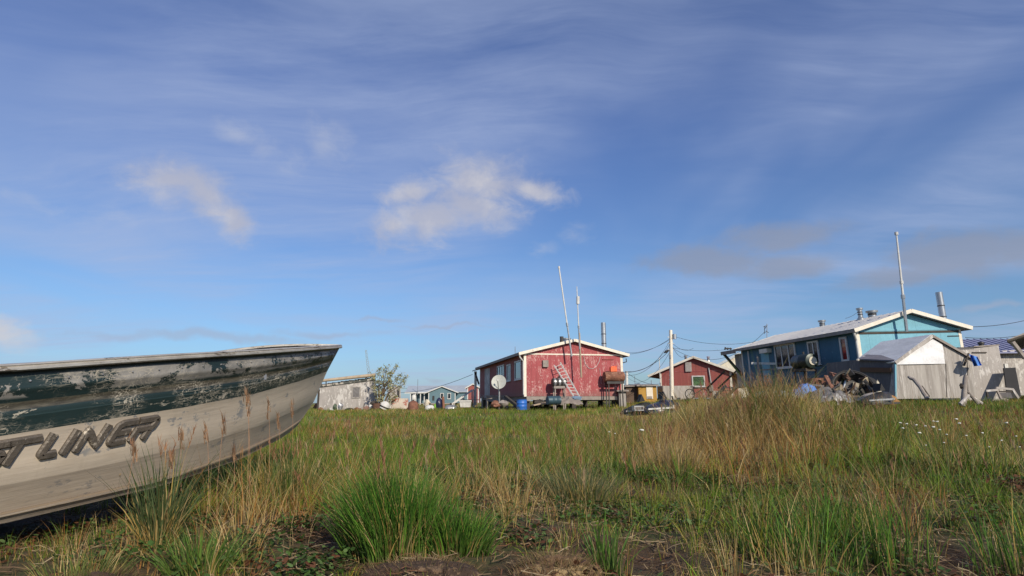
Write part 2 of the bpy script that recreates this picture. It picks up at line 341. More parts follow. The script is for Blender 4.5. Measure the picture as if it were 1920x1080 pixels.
# ------------------------------------------------------------ boat
def boat():
    bow = P(637, 655, 6.2); bxy = Vector((bow.x, bow.y)); cdir = Vector((-.42, -.9075)).normalized(); n = Vector((-cdir.y, cdir.x))
    if n.x < 0: n = -n
    LB = 5.0
    def cent(s): return bxy + cdir * s
    lines = {  # px curves read from the near side: left to right
        'rail': ([(0, 697), (150, 686), (300, 675), (462, 665), (560, 658), (624, 653), (637, 652)], .86, 637, 652),
        'paint': ([(0, 818), (120, 799), (300, 771), (340, 765), (475, 739), (560, 715), (611, 697)], .79, 613, 697),
        'crease': ([(0, 913), (120, 889), (237, 865), (397, 827), (481, 801), (545, 774), (580, 757)], .72, 589, 752),
        'chine': ([(0, 965), (140, 935), (278, 904), (353, 883), (439, 853), (527, 812), (556, 793)], .63, 567, 785),
        'keel': ([(0, 983), (140, 950), (289, 915), (358, 893), (455, 859), (527, 822), (550, 805)], .60, 557, 799)}
    def curve(key):
        pts, B, spx, spy = lines[key]
        pts = sorted(pts + [(spx, spy)]); PX = [p[0] for p in pts]; PY = [p[1] for p in pts]
        lo, hi = -.05, 1.5   # where this line leaves the stem
        for _ in range(40):
            s = (lo + hi) / 2; q = cent(s); z = P(spx, spy, q.y).z
            if proj((q.x, q.y, z))[0] > spx: lo = s
            else: hi = s
        s0 = lo; out = []; N = 70
        for i in range(N + 1):
            s = s0 + (LB - s0) * (i / N) ** 1.35
            tt = min(1, (s - s0) / (2.9 - s0 * .4)); hb = B * (1 - (1 - tt) ** 2.1) * (1 - .06 * max(0, s - 3) / 2)
            xy = cent(s) + n * hb; z = .6
            px = 0
            for _ in range(14):
                px = proj((xy.x, xy.y, z))[0]; z = P(px, float(np.interp(px, PX, PY)), xy.y).z
            out.append([s, hb, z, px])
        k = max(i for i in range(N + 1) if out[i][3] > 3)
        sl = (out[k][2] - out[k - 8][2]) / (out[k][0] - out[k - 8][0])
        for i in range(k + 1, N + 1): out[i][2] = out[k][2] + sl * (out[i][0] - out[k][0]) * .8
        return out
    cv = {k: curve(k) for k in lines}
    rows = []  # (curve a, curve b, t, outward offset, v)
    for tt, off in ((0, 0), (.03, -.006), (.08, -.006), (.13, .0), (.24, .004), (.27, .010), (.33, .010), (.36, .002), (.47, 0), (.50, -.006), (.60, -.006), (.63, .0), (.72, .002), (.74, .010), (.98, .004)): rows.append(('rail', 'paint', tt, off, tt))
    rows += [('paint', 'crease', 0, .004, 1), ('paint', 'crease', .03, 0, 1.03), ('paint', 'crease', .5, .006, 1.5), ('paint', 'crease', .97, .004, 1.97)]
    rows += [('crease', 'chine', .0, 0, 2), ('crease', 'chine', .5, -.004, 2.5), ('crease', 'chine', .95, -.004, 2.95)]
    rows += [('chine', 'keel', .0, .012, 3.0), ('chine', 'keel', .25, .014, 3.25), ('chine', 'keel', .4, .002, 3.4), ('chine', 'keel', 1, 0, 4)]
    N = 70
    def pt(a, b, tt, i, off, side=1):
        A, B = cv[a][i], cv[b][i]; s = A[0] + (B[0] - A[0]) * tt; hb = A[1] + (B[1] - A[1]) * tt; z = A[2] + (B[2] - A[2]) * tt
        hb2 = hb + off * min(1, i / 6.0); 
        xy = cent(s) + n * hb2 * side
        if side < 0: z += 2 * hb * math.tan(R(.1)) + (.035 * math.sin(math.pi * s / 1.1) if 0 < s < 1.1 else 0)
        return Vector((xy.x, xy.y, z)), s
    M = MB(); uv = []
    root = thing('aluminium_boat', 'beached aluminium boat with peeling green and beige paint, nose up in the grass', 'boat', (cent(2.6).x, cent(2.6).y, 0))
    inv = mw(root).inverted(); nr = len(rows)
    for side in (1, -1):
        base = len(M.v); vs = []
        for r in rows:
            for i in range(N + 1):
                p, s = pt(*r[:3], i, r[3], side); vs.append(inv @ p); uv.append((s, r[4]))
        # bottom: run in to the keel
        for i in range(N + 1):
            k = cv['keel'][i]; q = cent(k[0]); vs.append(inv @ Vector((q.x, q.y, k[2] - .10 * min(1, k[1] * 2)))); uv.append((k[0], 5))
        fs = [(r * (N + 1) + i, r * (N + 1) + i + 1, (r + 1) * (N + 1) + i + 1, (r + 1) * (N + 1) + i) for r in range(nr) for i in range(N)]
        M.add(vs, fs)
    # transom
    nn = nr * (N + 1) + N + 1
    tr = [r * (N + 1) + N for r in range(nr + 1)]; M.f.append(tuple(tr + [q + nn for q in tr[::-1][1:]]))
    m, t, b = new_mat('peeling_boat_paint')
    uvn = t.new('ShaderNodeUVMap'); uvn.uv_map = 'hull'; u_, v_, _ = t.sep(uvn.outputs[0])
    co = t.new('ShaderNodeTexCoord').outputs['Object']
    uc = t.comb(u_, t.m('MULTIPLY', v_, .32), 0)
    BEI = (.57, .485, .385); GR = (.010, .023, .024); ME = (.16, .155, .145); BR = (.05, .042, .03)
    nA = t.noise(t.scl(uc, (1, 1.4, 1)), 3.2, 9, .68, .4); nB = t.noise(uc, 13, 8, .7, .6); nC = t.noise(t.scl(uc, (1, 3, 1)), 1.1, 4, .5)
    beige = t.mix(t.ss(nC, .35, .7), BEI, (.50, .43, .35))
    beige = t.mix(t.m('MULTIPLY', t.ss(t.noise(uc, 5, 6), .52, .75), .25), beige, (.36, .27, .18))
    chip = t.m('MULTIPLY', t.ss(t.noise(uc, 9, 8, .7, .3), .56, .59), t.ss(t.noise(uc, 1.9, 3), .50, .56))
    beige = t.mix(chip, beige, (.27, .265, .26))
    drip = t.ss(t.noise(t.comb(t.m('MULTIPLY', u_, 26), t.m('MULTIPLY', v_, .7), 0), 1, 5, .6), .50, .72); beige = t.mix(t.m('MULTIPLY', t.m('MULTIPLY', drip, t.ss(t.noise(uc, 1.4, 3), .4, .6)), .20), beige, (.34, .28, .21))
    mud = t.m('MULTIPLY', t.ss(t.m('ADD', v_, t.m('MULTIPLY', t.noise(uc, 6, 6), 1.2)), 2.9, 3.9), .35); beige = t.mix(mud, beige, (.24, .18, .12))
    # below the crease the hull's shading is put into the colour, browner beige
    beige = t.mix(t.ss(v_, 1.98, 2.0), beige, t.mix(.35, beige, (.40, .32, .25)))
    vj = t.m('ADD', v_, t.m('MULTIPLY', t.m('SUBTRACT', nB, .5), .02))
    bare = t.m('ADD', nA, t.m('MULTIPLY', t.m('SUBTRACT', nB, .5), .35))
    topb = t.m('MULTIPLY', t.ss(bare, .468, .483), t.m('MULTIPLY', t.ss(vj, .07, .10), t.m('SUBTRACT', 1, t.ss(vj, .40, .46))))
    metal = t.mix(t.ss(t.noise(uc, 7, 6), .35, .65), ME, (.27, .255, .235))
    metal = t.mix(t.m('MULTIPLY', t.ss(nB, .55, .7), .6), metal, (.16, .15, .13))
    green = t.mix(t.ss(nC, .4, .6), GR, (.014, .030, .031))
    c = t.mix(topb, green, metal)
    # brown scuffed stripe
    st = t.m('MULTIPLY', t.ss(v_, .49, .51), t.m('SUBTRACT', 1, t.ss(v_, .615, .635)))
    brn = t.mix(t.ss(t.noise(t.scl(uc, (1, 4, 1)), 9, 6, .65), .4, .65), BR, (.125, .11, .08)); c = t.mix(t.m('MULTIPLY', st, .85), c, brn)
    # curling scratches
    def scratch(loc, sc, w, vec=uc):
        nz = t.new('ShaderNodeTexNoise'); t.put(nz.inputs['Vector'], t.scl(vec, sc, loc)); nz.inputs['Scale'].default_value = 1; nz.inputs['Detail'].default_value = 2.5; nz.inputs['Distortion'].default_value = 1.6
        return t.m('SUBTRACT', 1, t.ss(t.m('ABSOLUTE', t.m('SUBTRACT', nz.outputs[0], .5)), w * .5, w))
    sc = t.m('MAXIMUM', scratch((0, 0, 0), (7, 16, 1), .012), scratch((5, 3, 0), (16, 10, 1), .010))
    sc = t.m('MAXIMUM', sc, t.m('MULTIPLY', scratch((1, 8, 0), (3, 40, 1), .02), .8))
    smask = t.ss(t.noise(uc, 3.1, 3, .5), .42, .58)
    bandm = t.m('MULTIPLY', t.ss(v_, .05, .12), t.m('SUBTRACT', 1, t.ss(v_, .99, 1.0)))
    c = t.mix(t.m('MULTIPLY', t.m('MULTIPLY', sc, t.m('MULTIPLY', smask, bandm)), .85), c, (.40, .36, .29))
    # rough scraped patches of primer in the green band
    pr = t.m('MULTIPLY', t.ss(t.m('ADD', t.noise(t.scl(uc, (1, 2.6, 1), (2.2, .4, 0)), 4.2, 9, .75, .8), t.m('MULTIPLY', t.m('SUBTRACT', nB, .5), .3)), .59, .62), t.m('MULTIPLY', t.ss(v_, .62, .66), t.m('SUBTRACT', 1, t.ss(v_, .95, 1))))
    c = t.mix(t.m('MULTIPLY', pr, .9), c, (.42, .38, .31))
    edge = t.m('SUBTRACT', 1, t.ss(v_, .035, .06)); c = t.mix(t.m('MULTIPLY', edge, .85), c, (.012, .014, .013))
    c = t.mix(t.ss(v_, .995, 1.0), c, beige)
    ln = t.m('MULTIPLY', t.ss(v_, 2.93, 2.95), t.m('SUBTRACT', 1, t.ss(v_, 3.0, 3.02))); c = t.mix(t.m('MULTIPLY', ln, .8), c, (.13, .095, .06))
    t.put(b.inputs['Base Color'], c); b.inputs['Roughness'].default_value = .48
    bp = t.new('ShaderNodeBump'); bp.inputs['Strength'].default_value = .35; bp.inputs['Distance'].default_value = .006
    hgt = t.m('ADD', t.m('MULTIPLY', t.m('SUBTRACT', 1, topb), .4), t.m('MULTIPLY', t.noise(co, 4, 3), 1.2)); hgt = t.m('ADD', hgt, t.m('MULTIPLY', t.noise(co, 60, 4), .15)); hgt = t.m('ADD', hgt, t.m('MULTIPLY', t.noise(t.scl(uc, (.6, 5, 1)), 6, 5), 1.1)); hgt = t.m('ADD', hgt, t.m('MULTIPLY', t.noise(co, 1.6, 2), 5.0))
    t.put(bp.inputs['Height'], hgt); t.put(b.inputs['Normal'], bp.outputs[0])
    hull = M.build('hull', m, root, smooth=True)
    me = hull.data; ul = me.uv_layers.new(name='hull')
    for lp in me.loops: ul.data[lp.index].uv = uv[lp.vertex_index]
    bvh = BVHTree.FromPolygons([tuple(mw(root) @ Vector(v)) for v in M.v], M.f[:nr * N])
    # inner lining, floor and thwarts
    I = MB(); vs = []
    for side in (1, -1):
        for tt in (0, .5, 1.0, 1.6):
            for i in range(3, N + 1):
                a, bb_, q = ('rail', 'paint', tt) if tt <= 1 else ('paint', 'crease', tt - 1)
                p, s = pt(a, bb_, q, i, -.035, side); vs.append(inv @ p)
    K = N - 2
    for s_ in range(2):
        for r in range(3):
            for i in range(K - 1): I.f.append((s_ * 4 * K + r * K + i, s_ * 4 * K + r * K + i + 1, s_ * 4 * K + (r + 1) * K + i + 1, s_ * 4 * K + (r + 1) * K + i))
    for i in range(K - 1): I.f.append((3 * K + i, 3 * K + i + 1, 7 * K + i + 1, 7 * K + i))
    I.v = [tuple(v) for v in vs]
    TAN = mat('tan_inner_paint', (.42, .34, .24), (.33, .26, .18), .6, scale=3, bump=.1); I.build('inner_lining', TAN, root, True)
    for s_i in (30, 44, 58):
        a, _ = pt('rail', 'paint', .55, s_i, -.04, 1); b2, _ = pt('rail', 'paint', .55, s_i, -.04, -1)
        MB().beam(inv @ a, inv @ b2, .28, .04).build('thwart', ALU, root)
    d = MB()
    pa = [pt('rail', 'paint', .12, i, -.03, sd)[0] for sd in (1,) for i in range(0, 17)]; pb = [pt('rail', 'paint', .12, i, -.03, -1)[0] for i in range(16, 0, -1)]
    # rail: swept D section around the gunwale
    RM = mat('worn_rail_metal', (.52, .49, .44), (.36, .33, .29), .42, .35, scale=6, stretch=(1, 1, 4), wear=(.16, .13, .10), wear_amt=.35, wscale=14, bump=.15)
    path = [pt('rail', 'paint', 0, i, .0, 1)[0] for i in range(N, -1, -1)] + [pt('rail', 'paint', 0, i, .0, -1)[0] for i in range(1, N + 1)]
    sec = [(-.040, .012), (-.040, .030), (.010, .034), (.022, .031), (.027, .026), (.021, .020), (.029, .014), (.029, .002), (.020, -.005), (-.004, -.005), (-.01, .02)]
    vs = []; L = len(path)
    for i, p in enumerate(path):
        dd = (path[min(i + 1, L - 1)] - path[max(i - 1, 0)]); side = dd.cross(Vector((0, 0, 1))).normalized()
        ctr = Vector((cent(1.5).x, cent(1.5).y, p.z))
        fl = -1 if side.dot(p - Vector((cent(2).x, cent(2).y, p.z))) < 0 else 1
        for (a, z) in sec: vs.append(inv @ (p + side * fl * a + Vector((0, 0, z))))
    q = len(sec); fs = [(i * q + k, i * q + (k + 1) % q, (i + 1) * q + (k + 1) % q, (i + 1) * q + k) for i in range(L - 1) for k in range(q)]
    MB().add(vs, fs).build('gunwale_rail', RM, root, True)
    # raised name: strokes in letter cells, laid over the hull side
    nmax = cv['paint']
    def surf(px, py):
        d = ray(px, py); h = bvh.ray_cast(Vector((0, 0, EYE)), d); return h[0], h[1]
    LM = mat('scuffed_letter_metal', (.15, .125, .10), (.10, .085, .07), .5, .3, scale=9, wear=(.42, .37, .30), wear_amt=.3, wscale=16, bump=.4)
    LET = MB()
    H = {}
    SEG = {
        'T': [[(0, 1), (.82, 1)], [(.46, .95), (.46, 0)]],
        'L': [[(.22, 1), (.22, .12), (.26, 0), (.62, 0)]],
        'I': [[(.2, 1), (.2, 0)]],
        'N': [[(.12, 0), (.12, 1), (.60, 0), (.60, 1)]],
        'E': [[(.80, 1), (.30, 1), (.14, .9), (.12, .5), (.72, .52)], [(.12, .5), (.14, .1), (.22, 0), (.74, 0)]],
        'R': [[(.05, 1), (.74, 1), (.80, .9), (.78, .62), (.70, .52), (.12, .52)], [(.12, .52), (.08, 0)], [(.62, .5), (.68, .4), (.66, 0)]],
        'S': [[(.76, 1), (.25, 1), (.14, .9), (.14, .6), (.22, .52), (.62, .5), (.70, .42), (.68, .1), (.6, 0), (.05, 0)]],
        'C': [[(.76, 1), (.25, 1), (.14, .9), (.12, .1), (.22, 0), (.74, 0)]]}
    # picture baseline/cap pairs give position; cells: (letter, x of cell foot, cell width)
    cells = [('C', -330, 92), ('R', -243, 90), ('E', -150, 82), ('S', -68, 84), ('T', -31, 92), ('L', 59, 62), ('I', 112, 30), ('N', 132, 76), ('E', 196, 43), ('R', 240, 42)]
    def base_y(x): return 864.5 - .183 * (x - 20)
    def cap(x): return 39 - .015 * (x - 20)
    def shear(x): return 27 - .02 * x
    first = cells[4:]
    for (ch, x0, w) in cells:
        for st_ in SEG[ch]:
            pts = []
            for j in range(len(st_) - 1):
                for k in range(5):
                    f = k / 5; pts.append((st_[j][0] * (1 - f) + st_[j + 1][0] * f, st_[j][1] * (1 - f) + st_[j + 1][1] * f))
            pts.append(st_[-1]); W3 = []
            for (a, b_) in pts:
                xx = x0 + a * w + b_ * shear(x0); yy = base_y(x0 + a * w) - b_ * cap(x0 + a * w)
                if ch == 'T' and x0 + a * w < -10: pass
                hp, hn = surf(xx, yy)
                if hp is None: continue
                if hn.dot(hp - Vector((0, 0, EYE))) > 0: hn = -hn
                W3.append((hp, hn))
            if len(W3) < 2: continue
            vs = []; fs = []; wd = .0215; prof = [(-1, -.004), (-.95, .010), (-.6, .0175), (.6, .0175), (.95, .010), (1, -.004)]
            for i, (p, nn_) in enumerate(W3):
                dd = (W3[min(i + 1, len(W3) - 1)][0] - W3[max(i - 1, 0)][0]).normalized(); sd_ = dd.cross(nn_).normalized()
                if i == 0: p = p - dd * .012
                if i == len(W3) - 1: p = p + dd * .012
                for (a, h_) in prof: vs.append(inv @ (p + sd_ * a * wd + nn_ * h_))
            q = len(prof)
            for i in range(len(W3) - 1):
                for k in range(q - 1): fs.append((i * q + k, i * q + k + 1, (i + 1) * q + k + 1, (i + 1) * q + k))
            fs.append(tuple(range(q))); fs.append(tuple((len(W3) - 1) * q + k for k in range(q)))
            LET.add(vs, fs)
    LET.build('raised_lettering', LM, root, True)
    # small rivets under the rail
    RV = MB()
    for i in range(2, 60, 2):
        p, _ = pt('rail', 'paint', .18, i, .004, 1); RV.lump(inv @ p, .006, .006, .006, 0, 6)
    RV.build('rivet_row', ALU, root)
    return cent, n, cv
bcent, bn, bcv = boat()

# ------------------------------------------------------------ houses
def loc2(root, p): return mw(root).inverted() @ Vector(p)
class House:
    """gabled box: local x along the gable wall, y towards the back, z up from the floor"""
    def __init__(s, name, label, cat, px, py, Y, theta, w, L, h, rise, wall, roofm, trim, ov=(.35, .25), side_wall=None, tilt=(0, 0), zground=None, beams=True, npost=4, ribs=0, fascia=None, thick=.09, band=True):
        A = P(px, py, Y); s.w, s.L, s.h, s.rise = w, L, h, rise; s.trim = trim
        s.o = o = thing(name, label, cat, A, R(-theta), rx=R(tilt[0]), ry=R(tilt[1]))
        m = MB(); prof = [(0, 0, 0), (w, 0, 0), (w, 0, h), (w / 2, 0, h + rise), (0, 0, h)]
        b = m.poly(prof, (0, L, 0)).build('wall', [wall, side_wall or wall], o)
        if side_wall:
            for f in b.data.polygons:
                if abs(f.normal.x) > .9: f.material_index = 1
        oe, og = ov; sl = rise / (w / 2); n = Vector((-sl, 0, 1)).normalized()
        roof = MB(); zt = .06
        for sg in (0, 1):
            X = (lambda x: x) if sg == 0 else (lambda x: w - x)
            p0 = Vector((X(-oe), -og, h - oe * sl + zt)); p1 = Vector((X(w / 2), -og, h + rise + zt))
            roof.poly([p0, p1, p1 + Vector((0, 0, thick)), p0 + Vector((0, 0, thick))], (0, L + 2 * og, 0))
            if ribs:
                k = int((L + 2 * og) / ribs)
                for i in range(k + 1):
                    y = -og + .04 + i * (L + 2 * og - .08) / k; up = Vector((0, 0, thick + .008))
                    roof.beam(Vector((X(-oe), y, h - oe * sl + zt)) + up, Vector((X(w / 2), y, h + rise + zt)) + up, .04, .012)
        roof.build('roof', roofm, o)
        s.sl = sl; s.oe = oe; s.og = og; s.zt = zt; s.thick = thick
        fm = fascia or trim; bw = .17
        for y in (-og - .015, L + og + .015):
            for sg in (0, 1):
                X = (lambda x: x) if sg == 0 else (lambda x: w - x)
                dz = thick + .02 - bw / 2
                MB().beam((X(-oe - .02), y, h - (oe + .02) * sl + zt + dz), (X(w / 2 + (0 if sg else 0)), y, h + rise + zt + dz), .03, bw, up=(0, 1, 0) if 0 else (0, 0, 1)).build('barge_board', trim, o)
        for x in (-oe - .02, w + oe + .02):
            MB().bb(x - .015, x + .015, -og, L + og, h - oe * sl + zt - .06, h - oe * sl + zt + .10).build('fascia', fm, o)
        for (x, y) in ((0, 0), (w, 0), (0, L), (w, L)):
            e = .012; MB().bb(min(x, x + (.14 if x == 0 else -.14)) - (e if x == 0 else 0), max(x, x + (.14 if x == 0 else -.14)) + (e if x else 0), y - e if y == 0 else y - .12, y + .12 if y == 0 else y + e, -.02, h - .02).build('corner_board', trim, o)
        if band: MB().bb(.0, w, -.022, -.002, h - .03, h + .05).build('gable_band', trim if band == 1 else wall, o)
        if beams:
            zg = (zground if zground is not None else -.85)
            for x in (.25, w - .25): MB().bb(x - .12, x + .12, -.05, L, -.28, -.003).build('floor_beam', WOOD, o)
            MB().bb(.37, w - .37, .0, .15, -.22, -.01).build('floor_beam', WOOD, o)
            for i in range(npost):
                y = .3 + i * (L - .6) / (npost - 1)
                for x in (.25, w / 2, w - .25): MB().bb(x - .13, x + .13, y - .13, y + .13, zg - .4, -.28 if x != w / 2 else -.01).build('foundation_post', DARKW, o)
    def side_pt(s, side, px, py):
        """picture point -> (along, z) on a wall"""
        M = mw(s.o); k = {'gable': ((0, 0, 0), (0, -1, 0)), 'left': ((0, 0, 0), (-1, 0, 0)), 'right': ((s.w, 0, 0), (1, 0, 0))}[side]
        o = M @ Vector(k[0]); n = M.to_3x3() @ Vector(k[1]); q = M.inverted() @ onplane(px, py, o, n)
        return (q.x, q.z) if side == 'gable' else (q.y, q.z)
    def tr(s, side, a, z, out):
        return Vector((a, -out, z)) if side == 'gable' else (Vector((-out, a, z)) if side == 'left' else Vector((s.w + out, a, z)))
    def slab(s, m, side, a0, a1, z0, z1, o0, o1):
        p, q = s.tr(side, a0, z0, o0), s.tr(side, a1, z1, o1)
        m.bb(min(p.x, q.x), max(p.x, q.x), min(p.y, q.y), max(p.y, q.y), min(p.z, q.z), max(p.z, q.z)); return m
    def window(s, side, pa, pb, mull=1, frame=WHITE2, glass=None, fw=.09):
        a0, z1 = s.side_pt(side, *pa); a1, z0 = s.side_pt(side, *pb)
        if a0 > a1: a0, a1 = a1, a0
        if z0 > z1: z0, z1 = z1, z0
        m = MB()
        for (x0, x1, y0, y1) in ((a0, a0 + fw, z0, z1), (a1 - fw, a1, z0, z1), (a0 + fw, a1 - fw, z0, z0 + fw), (a0 + fw, a1 - fw, z1 - fw, z1)): s.slab(m, side, x0, x1, y0, y1, .003, .06)
        for i in range(1, mull + 1):
            x = a0 + (a1 - a0) * i / (mull + 1); s.slab(m, side, x - fw * .4, x + fw * .4, z0 + fw, z1 - fw, .003, .05)
        f = m.build('window', frame, s.o)
        s.slab(MB(), side, a0 + fw, a1 - fw, z0 + fw, z1 - fw, .002, .02).build('pane', glass or GLASS, f)
        s.slab(MB(), side, a0 - .04, a1 + .04, z0 - .04, z0, .003, .09).build('sill', frame, f)
        return f
    def roofz(s, x):
        return s.h + s.rise + s.zt + s.thick - abs(x - s.w / 2) * s.sl
    def flue(s, px, py_top, y, r, mt=None, capr=None, name='chimney', py_bot=None, plain=False):
        """flue through the roof at depth y, in the picture column px"""
        M = mw(s.o); p0 = M @ Vector((s.w / 2, y, s.h + s.rise)); q = M.inverted() @ onplane(px, py_top, p0, M.to_3x3() @ Vector((0, 1, 0)))
        x = q.x; z0 = s.roofz(x) - .15; z1 = q.z; m = MB()
        prof = [(r * 1.5, z0), (r * 1.5, z0 + .2), (r, z0 + .26), (r, z1 - .12)]
        prof += [(r, z1)] if plain else [(r, z1 - .12), (r * 1.45, z1 - .11), (r * 1.5, z1 - .02), (0.001, z1)]
        if plain: prof += [(r * .85, z1), (r * .85, z1 - .3)]
        o = m.lathe(prof, (x, y, 0), 14).build(name, mt or GALV, s.o, True)
        for k in (.33, .66):
            zz = z0 + .26 + (z1 - z0 - .4) * k; MB().lathe([(r + .004, zz), (r + .012, zz + .01), (r + .012, zz + .04), (r + .004, zz + .05)], (x, y, 0), 14).build('collar', DARKM, o)
        return o

# ---- red house
RH = House('red_house', 'long red house with peeling paint, grey roof and ladder on its gable', 'house', 983, 743, 36, -12.6, 6.3, 16, 2.5, .78, RED, ROOF, WHITE, side_wall=RED2, npost=6, ribs=.6, tilt=(0, .4), fascia=WOOD)
rh = RH.o
RH.window('left', (966, 678), (978, 711), 0); RH.window('left', (951, 684), (958.5, 714), 1); RH.window('left', (933, 687), (946, 705), 2)
MB().bb(-.02, -.003, 11.3, 13.6, .0, 2.3).build('entry_panel', GREYW, rh)
RH.flue(1131, 605, 2.6, .16, plain=True); RH.flue(1053, 631, 4.5, .13, DARKM, plain=True); RH.flue(1062, 634, 5.5, .22); RH.flue(1057, 633, 6.6, .12)
# downpipe at the corner
MB().tube([(-.33, -.2, 2.42), (-.30, -.2, 2.3), (-.05, -.02, 2.05), (-.04, -.03, .1)], .045).build('downpipe', WHITE2, rh, True)
# dark door slot and porch roof posts at the far end
MB().poly([(-.3, 16.2, 2.35), (-.3, 18.4, 2.35), (2.5, 18.4, 3.1), (2.5, 16.2, 3.1)], (0, 0, .1)).build('porch_roof', ROOF, rh)
MB().beam((-.1, 18.2, 2.3), (-.05, 16.3, 1.2), .12, .12).build('porch_brace', DARKW, rh)
MB().bb(-.15, .05, 18.0, 18.2, -.6, 2.35).build('porch_post', WHITE, rh)
a, z = RH.side_pt('gable', 1022, 682)
lamp = MB().bb(a - .17, a + .17, -.16, -.003, z - .2, z + .2).build('meter_box', WOOD, rh); MB().lathe([(.001, -.09), (.11, -.08), (.13, 0)], n=14, M=Matrix.Rotation(R(90), 3, 'X')).build('meter_glass', GALV, lamp, True).location = (a, -.17, z + .02)
# slim fixed strip + wire loop on gable
def gcurve(H, pts, r, mt, name, out=.03, par=None):
    q = [H.tr('gable', *H.side_pt('gable', x, y), out) for x, y in pts]
    return MB().tube(q, r, 6).build(name, mt, par or H.o, True)
gcurve(RH, [(1094, 668), (1097, 682), (1103, 690), (1111, 691.5), (1118, 687), (1123, 678), (1125, 669)], .013, WHITE2, 'loose_wire'); gcurve(RH, [(1124, 690), (1126, 705), (1127, 720)], .01, WHITE2, 'loose_wire')
gcurve(RH, [(1129, 674), (1150, 674)], .025, RED2, 'wall_strip')
gcurve(RH, [(1175, 672), (1176, 678), (1170, 680), (1164, 677)], .03, CABLE, 'service_cable', -.1)
# underfloor clutter left side porch
def deck(name, label, x0, x1, y0, y1, z, root, mt=WOOD, zg=-.9):
    t = thing(name, label, 'steps', mw(root) @ Vector(((x0 + x1) / 2, (y0 + y1) / 2, zg)), root.rotation_euler.z)
    w, l = (x1 - x0) / 2, (y1 - y0) / 2
    d = MB(); k = max(3, int(2 * l / .16))
    for i in range(k): d.bb(-w, w, -l + i * 2 * l / k + .008, -l + (i + 1) * 2 * l / k - .008, z - zg - .04, z - zg)
    d.build('deck', mt, t)
    for a in (-1, 1):
        for b in (-1, 1): MB().bb(a * w - .05, a * w + .05, b * l - .05, b * l + .05, -.2, z - zg - .043).build('leg', mt, t)
    MB().bb(-w - .02, w + .02, -l - .03, -l - .002, z - zg - .22, z - zg - .045).build('rim_board', mt, t)
    return t
dk = deck('side_porch', 'low grey wooden landing under the satellite dish by the red house', -1.5, -.15, 4.2, 6.0, .1, rh)
for i in range(3): MB().bb(-.6, -.35, .9 + i * .28, 1.15 + i * .28, .0, .72 - i * .22).build('step', DARKW, dk)
MB().poly([(-.15, .35, -.02 + .35), (-.15, .55, .35), (-.15, 2.4, -.15), (-.15, 2.2, -.15)], (.08, 0, 0)).build('stringer', WOOD, dk)
fw = thing('entry_stairs', 'pale timber entry stairs and railing at the far corner of the red house', 'stairs', mw(rh) @ Vector((-1.2, 15.2, -.9)), rh.rotation_euler.z)
for i in range(6): MB().bb(-.5 - i * .14, -.5 - i * .14 + .13, -.5, .5, .75 - i * .15 - .04, .75 - i * .15).build('step', LUMB, fw)
for yy in (-.5, .5):
    MB().beam((.5, yy, 1.6), (-1.2, yy, .45), .04, .08).build('handrail', WHITE2, fw)
    for x, z in ((.5, 1.55), (-.35, .95), (-1.15, .5)): MB().bb(x - .05, x + .05, yy - .05, yy + .05, -.3, z).build('baluster', GREYW, fw)
MB().bb(-.5, .9, -.55, .55, .72, .78).build('landing', LUMB, fw)

# ladder leaning on the gable
def ladder():
    tl, tr_ = P(1039, 685, 36.05), P(1050.5, 679.5, 36.15); bl, br = P(1078, 747, 35.3), P(1090, 750, 35.3)
    t = thing('ladder', 'pale aluminium ladder leaning askew against the red gable', 'ladder', (bl + br) / 2)
    q = lambda p: p - t.location
    for a, b in ((tl, bl), (tr_, br)): MB().beam(q(a), q(b), .04, .07).build('rail', WHITE2, t)
    for i in range(11):
        f = (i + .6) / 11.2; MB().tube([q(tl.lerp(bl, f)), q(tr_.lerp(br, f))], .018, 6).build('rung', WHITE2, t)
ladder()

def fuel_tank(name, label, H, pc, py, rad, half, mt, z_leg, out=.5, group=None, frame=WOOD, side='gable', horiz=True):
    a, z = H.side_pt(side, pc, py); c = H.tr(side, a, z, out); M = mw(H.o)
    t = thing(name, label, 'tank', M @ Vector((c.x, c.y, z_leg)), H.o.rotation_euler.z, group)
    zc = c.z - z_leg
    Rm = Matrix.Rotation(R(90), 3, 'Y') if horiz else Matrix.Rotation(R(90), 3, 'X')
    MB().lathe([(.001, -half - .05), (rad * .6, -half - .035), (rad * .95, -half), (rad, -half + .04), (rad, -.02), (rad * 1.02, 0), (rad, .02), (rad, half - .04), (rad * .95, half), (rad * .6, half + .035), (.001, half + .05)], (0, 0, zc), 20, Rm).build('drum', mt, t, True)
    ax = (lambda u, v, z: Vector((u, v, z))) if horiz else (lambda u, v, z: Vector((v, u, z)))
    for u in (-half * .7, half * .7):
        MB().beam(ax(u, -rad * .8, zc - rad - .06), ax(u, rad * .8, zc - rad - .06), .12, .12).build('cradle', frame, t)
        for v in (-rad * .7, rad * .7): MB().beam(ax(u, v, zc - rad - .12), ax(u * 1.05, v, -.1), .06, .06).build('leg', frame, t)
    MB().beam(ax(-half * .9, -rad * .85, zc - rad - .05), ax(half * .9, -rad * .85, zc - rad - .05), .05, .14).build('cradle', frame, t)
    MB().tube([(0, 0, zc + rad - .02), (0, 0, zc + rad + .12)], .05, 8).build('filler_cap', DARKM, t, True)
    return t, M @ c
zf = -1.0
t1, c1_ = fuel_tank('fuel_tank', 'rusty brown fuel drum on a stand at the right of the red gable', RH, 1145.5, 707, .31, .62, RUST, zf, frame=DARKM)
t2, c2_ = fuel_tank('fuel_tank', 'grey ribbed drum on a stand beside the ladder', RH, 1043, 717.5, .24, .42, DARKM, zf, .6)
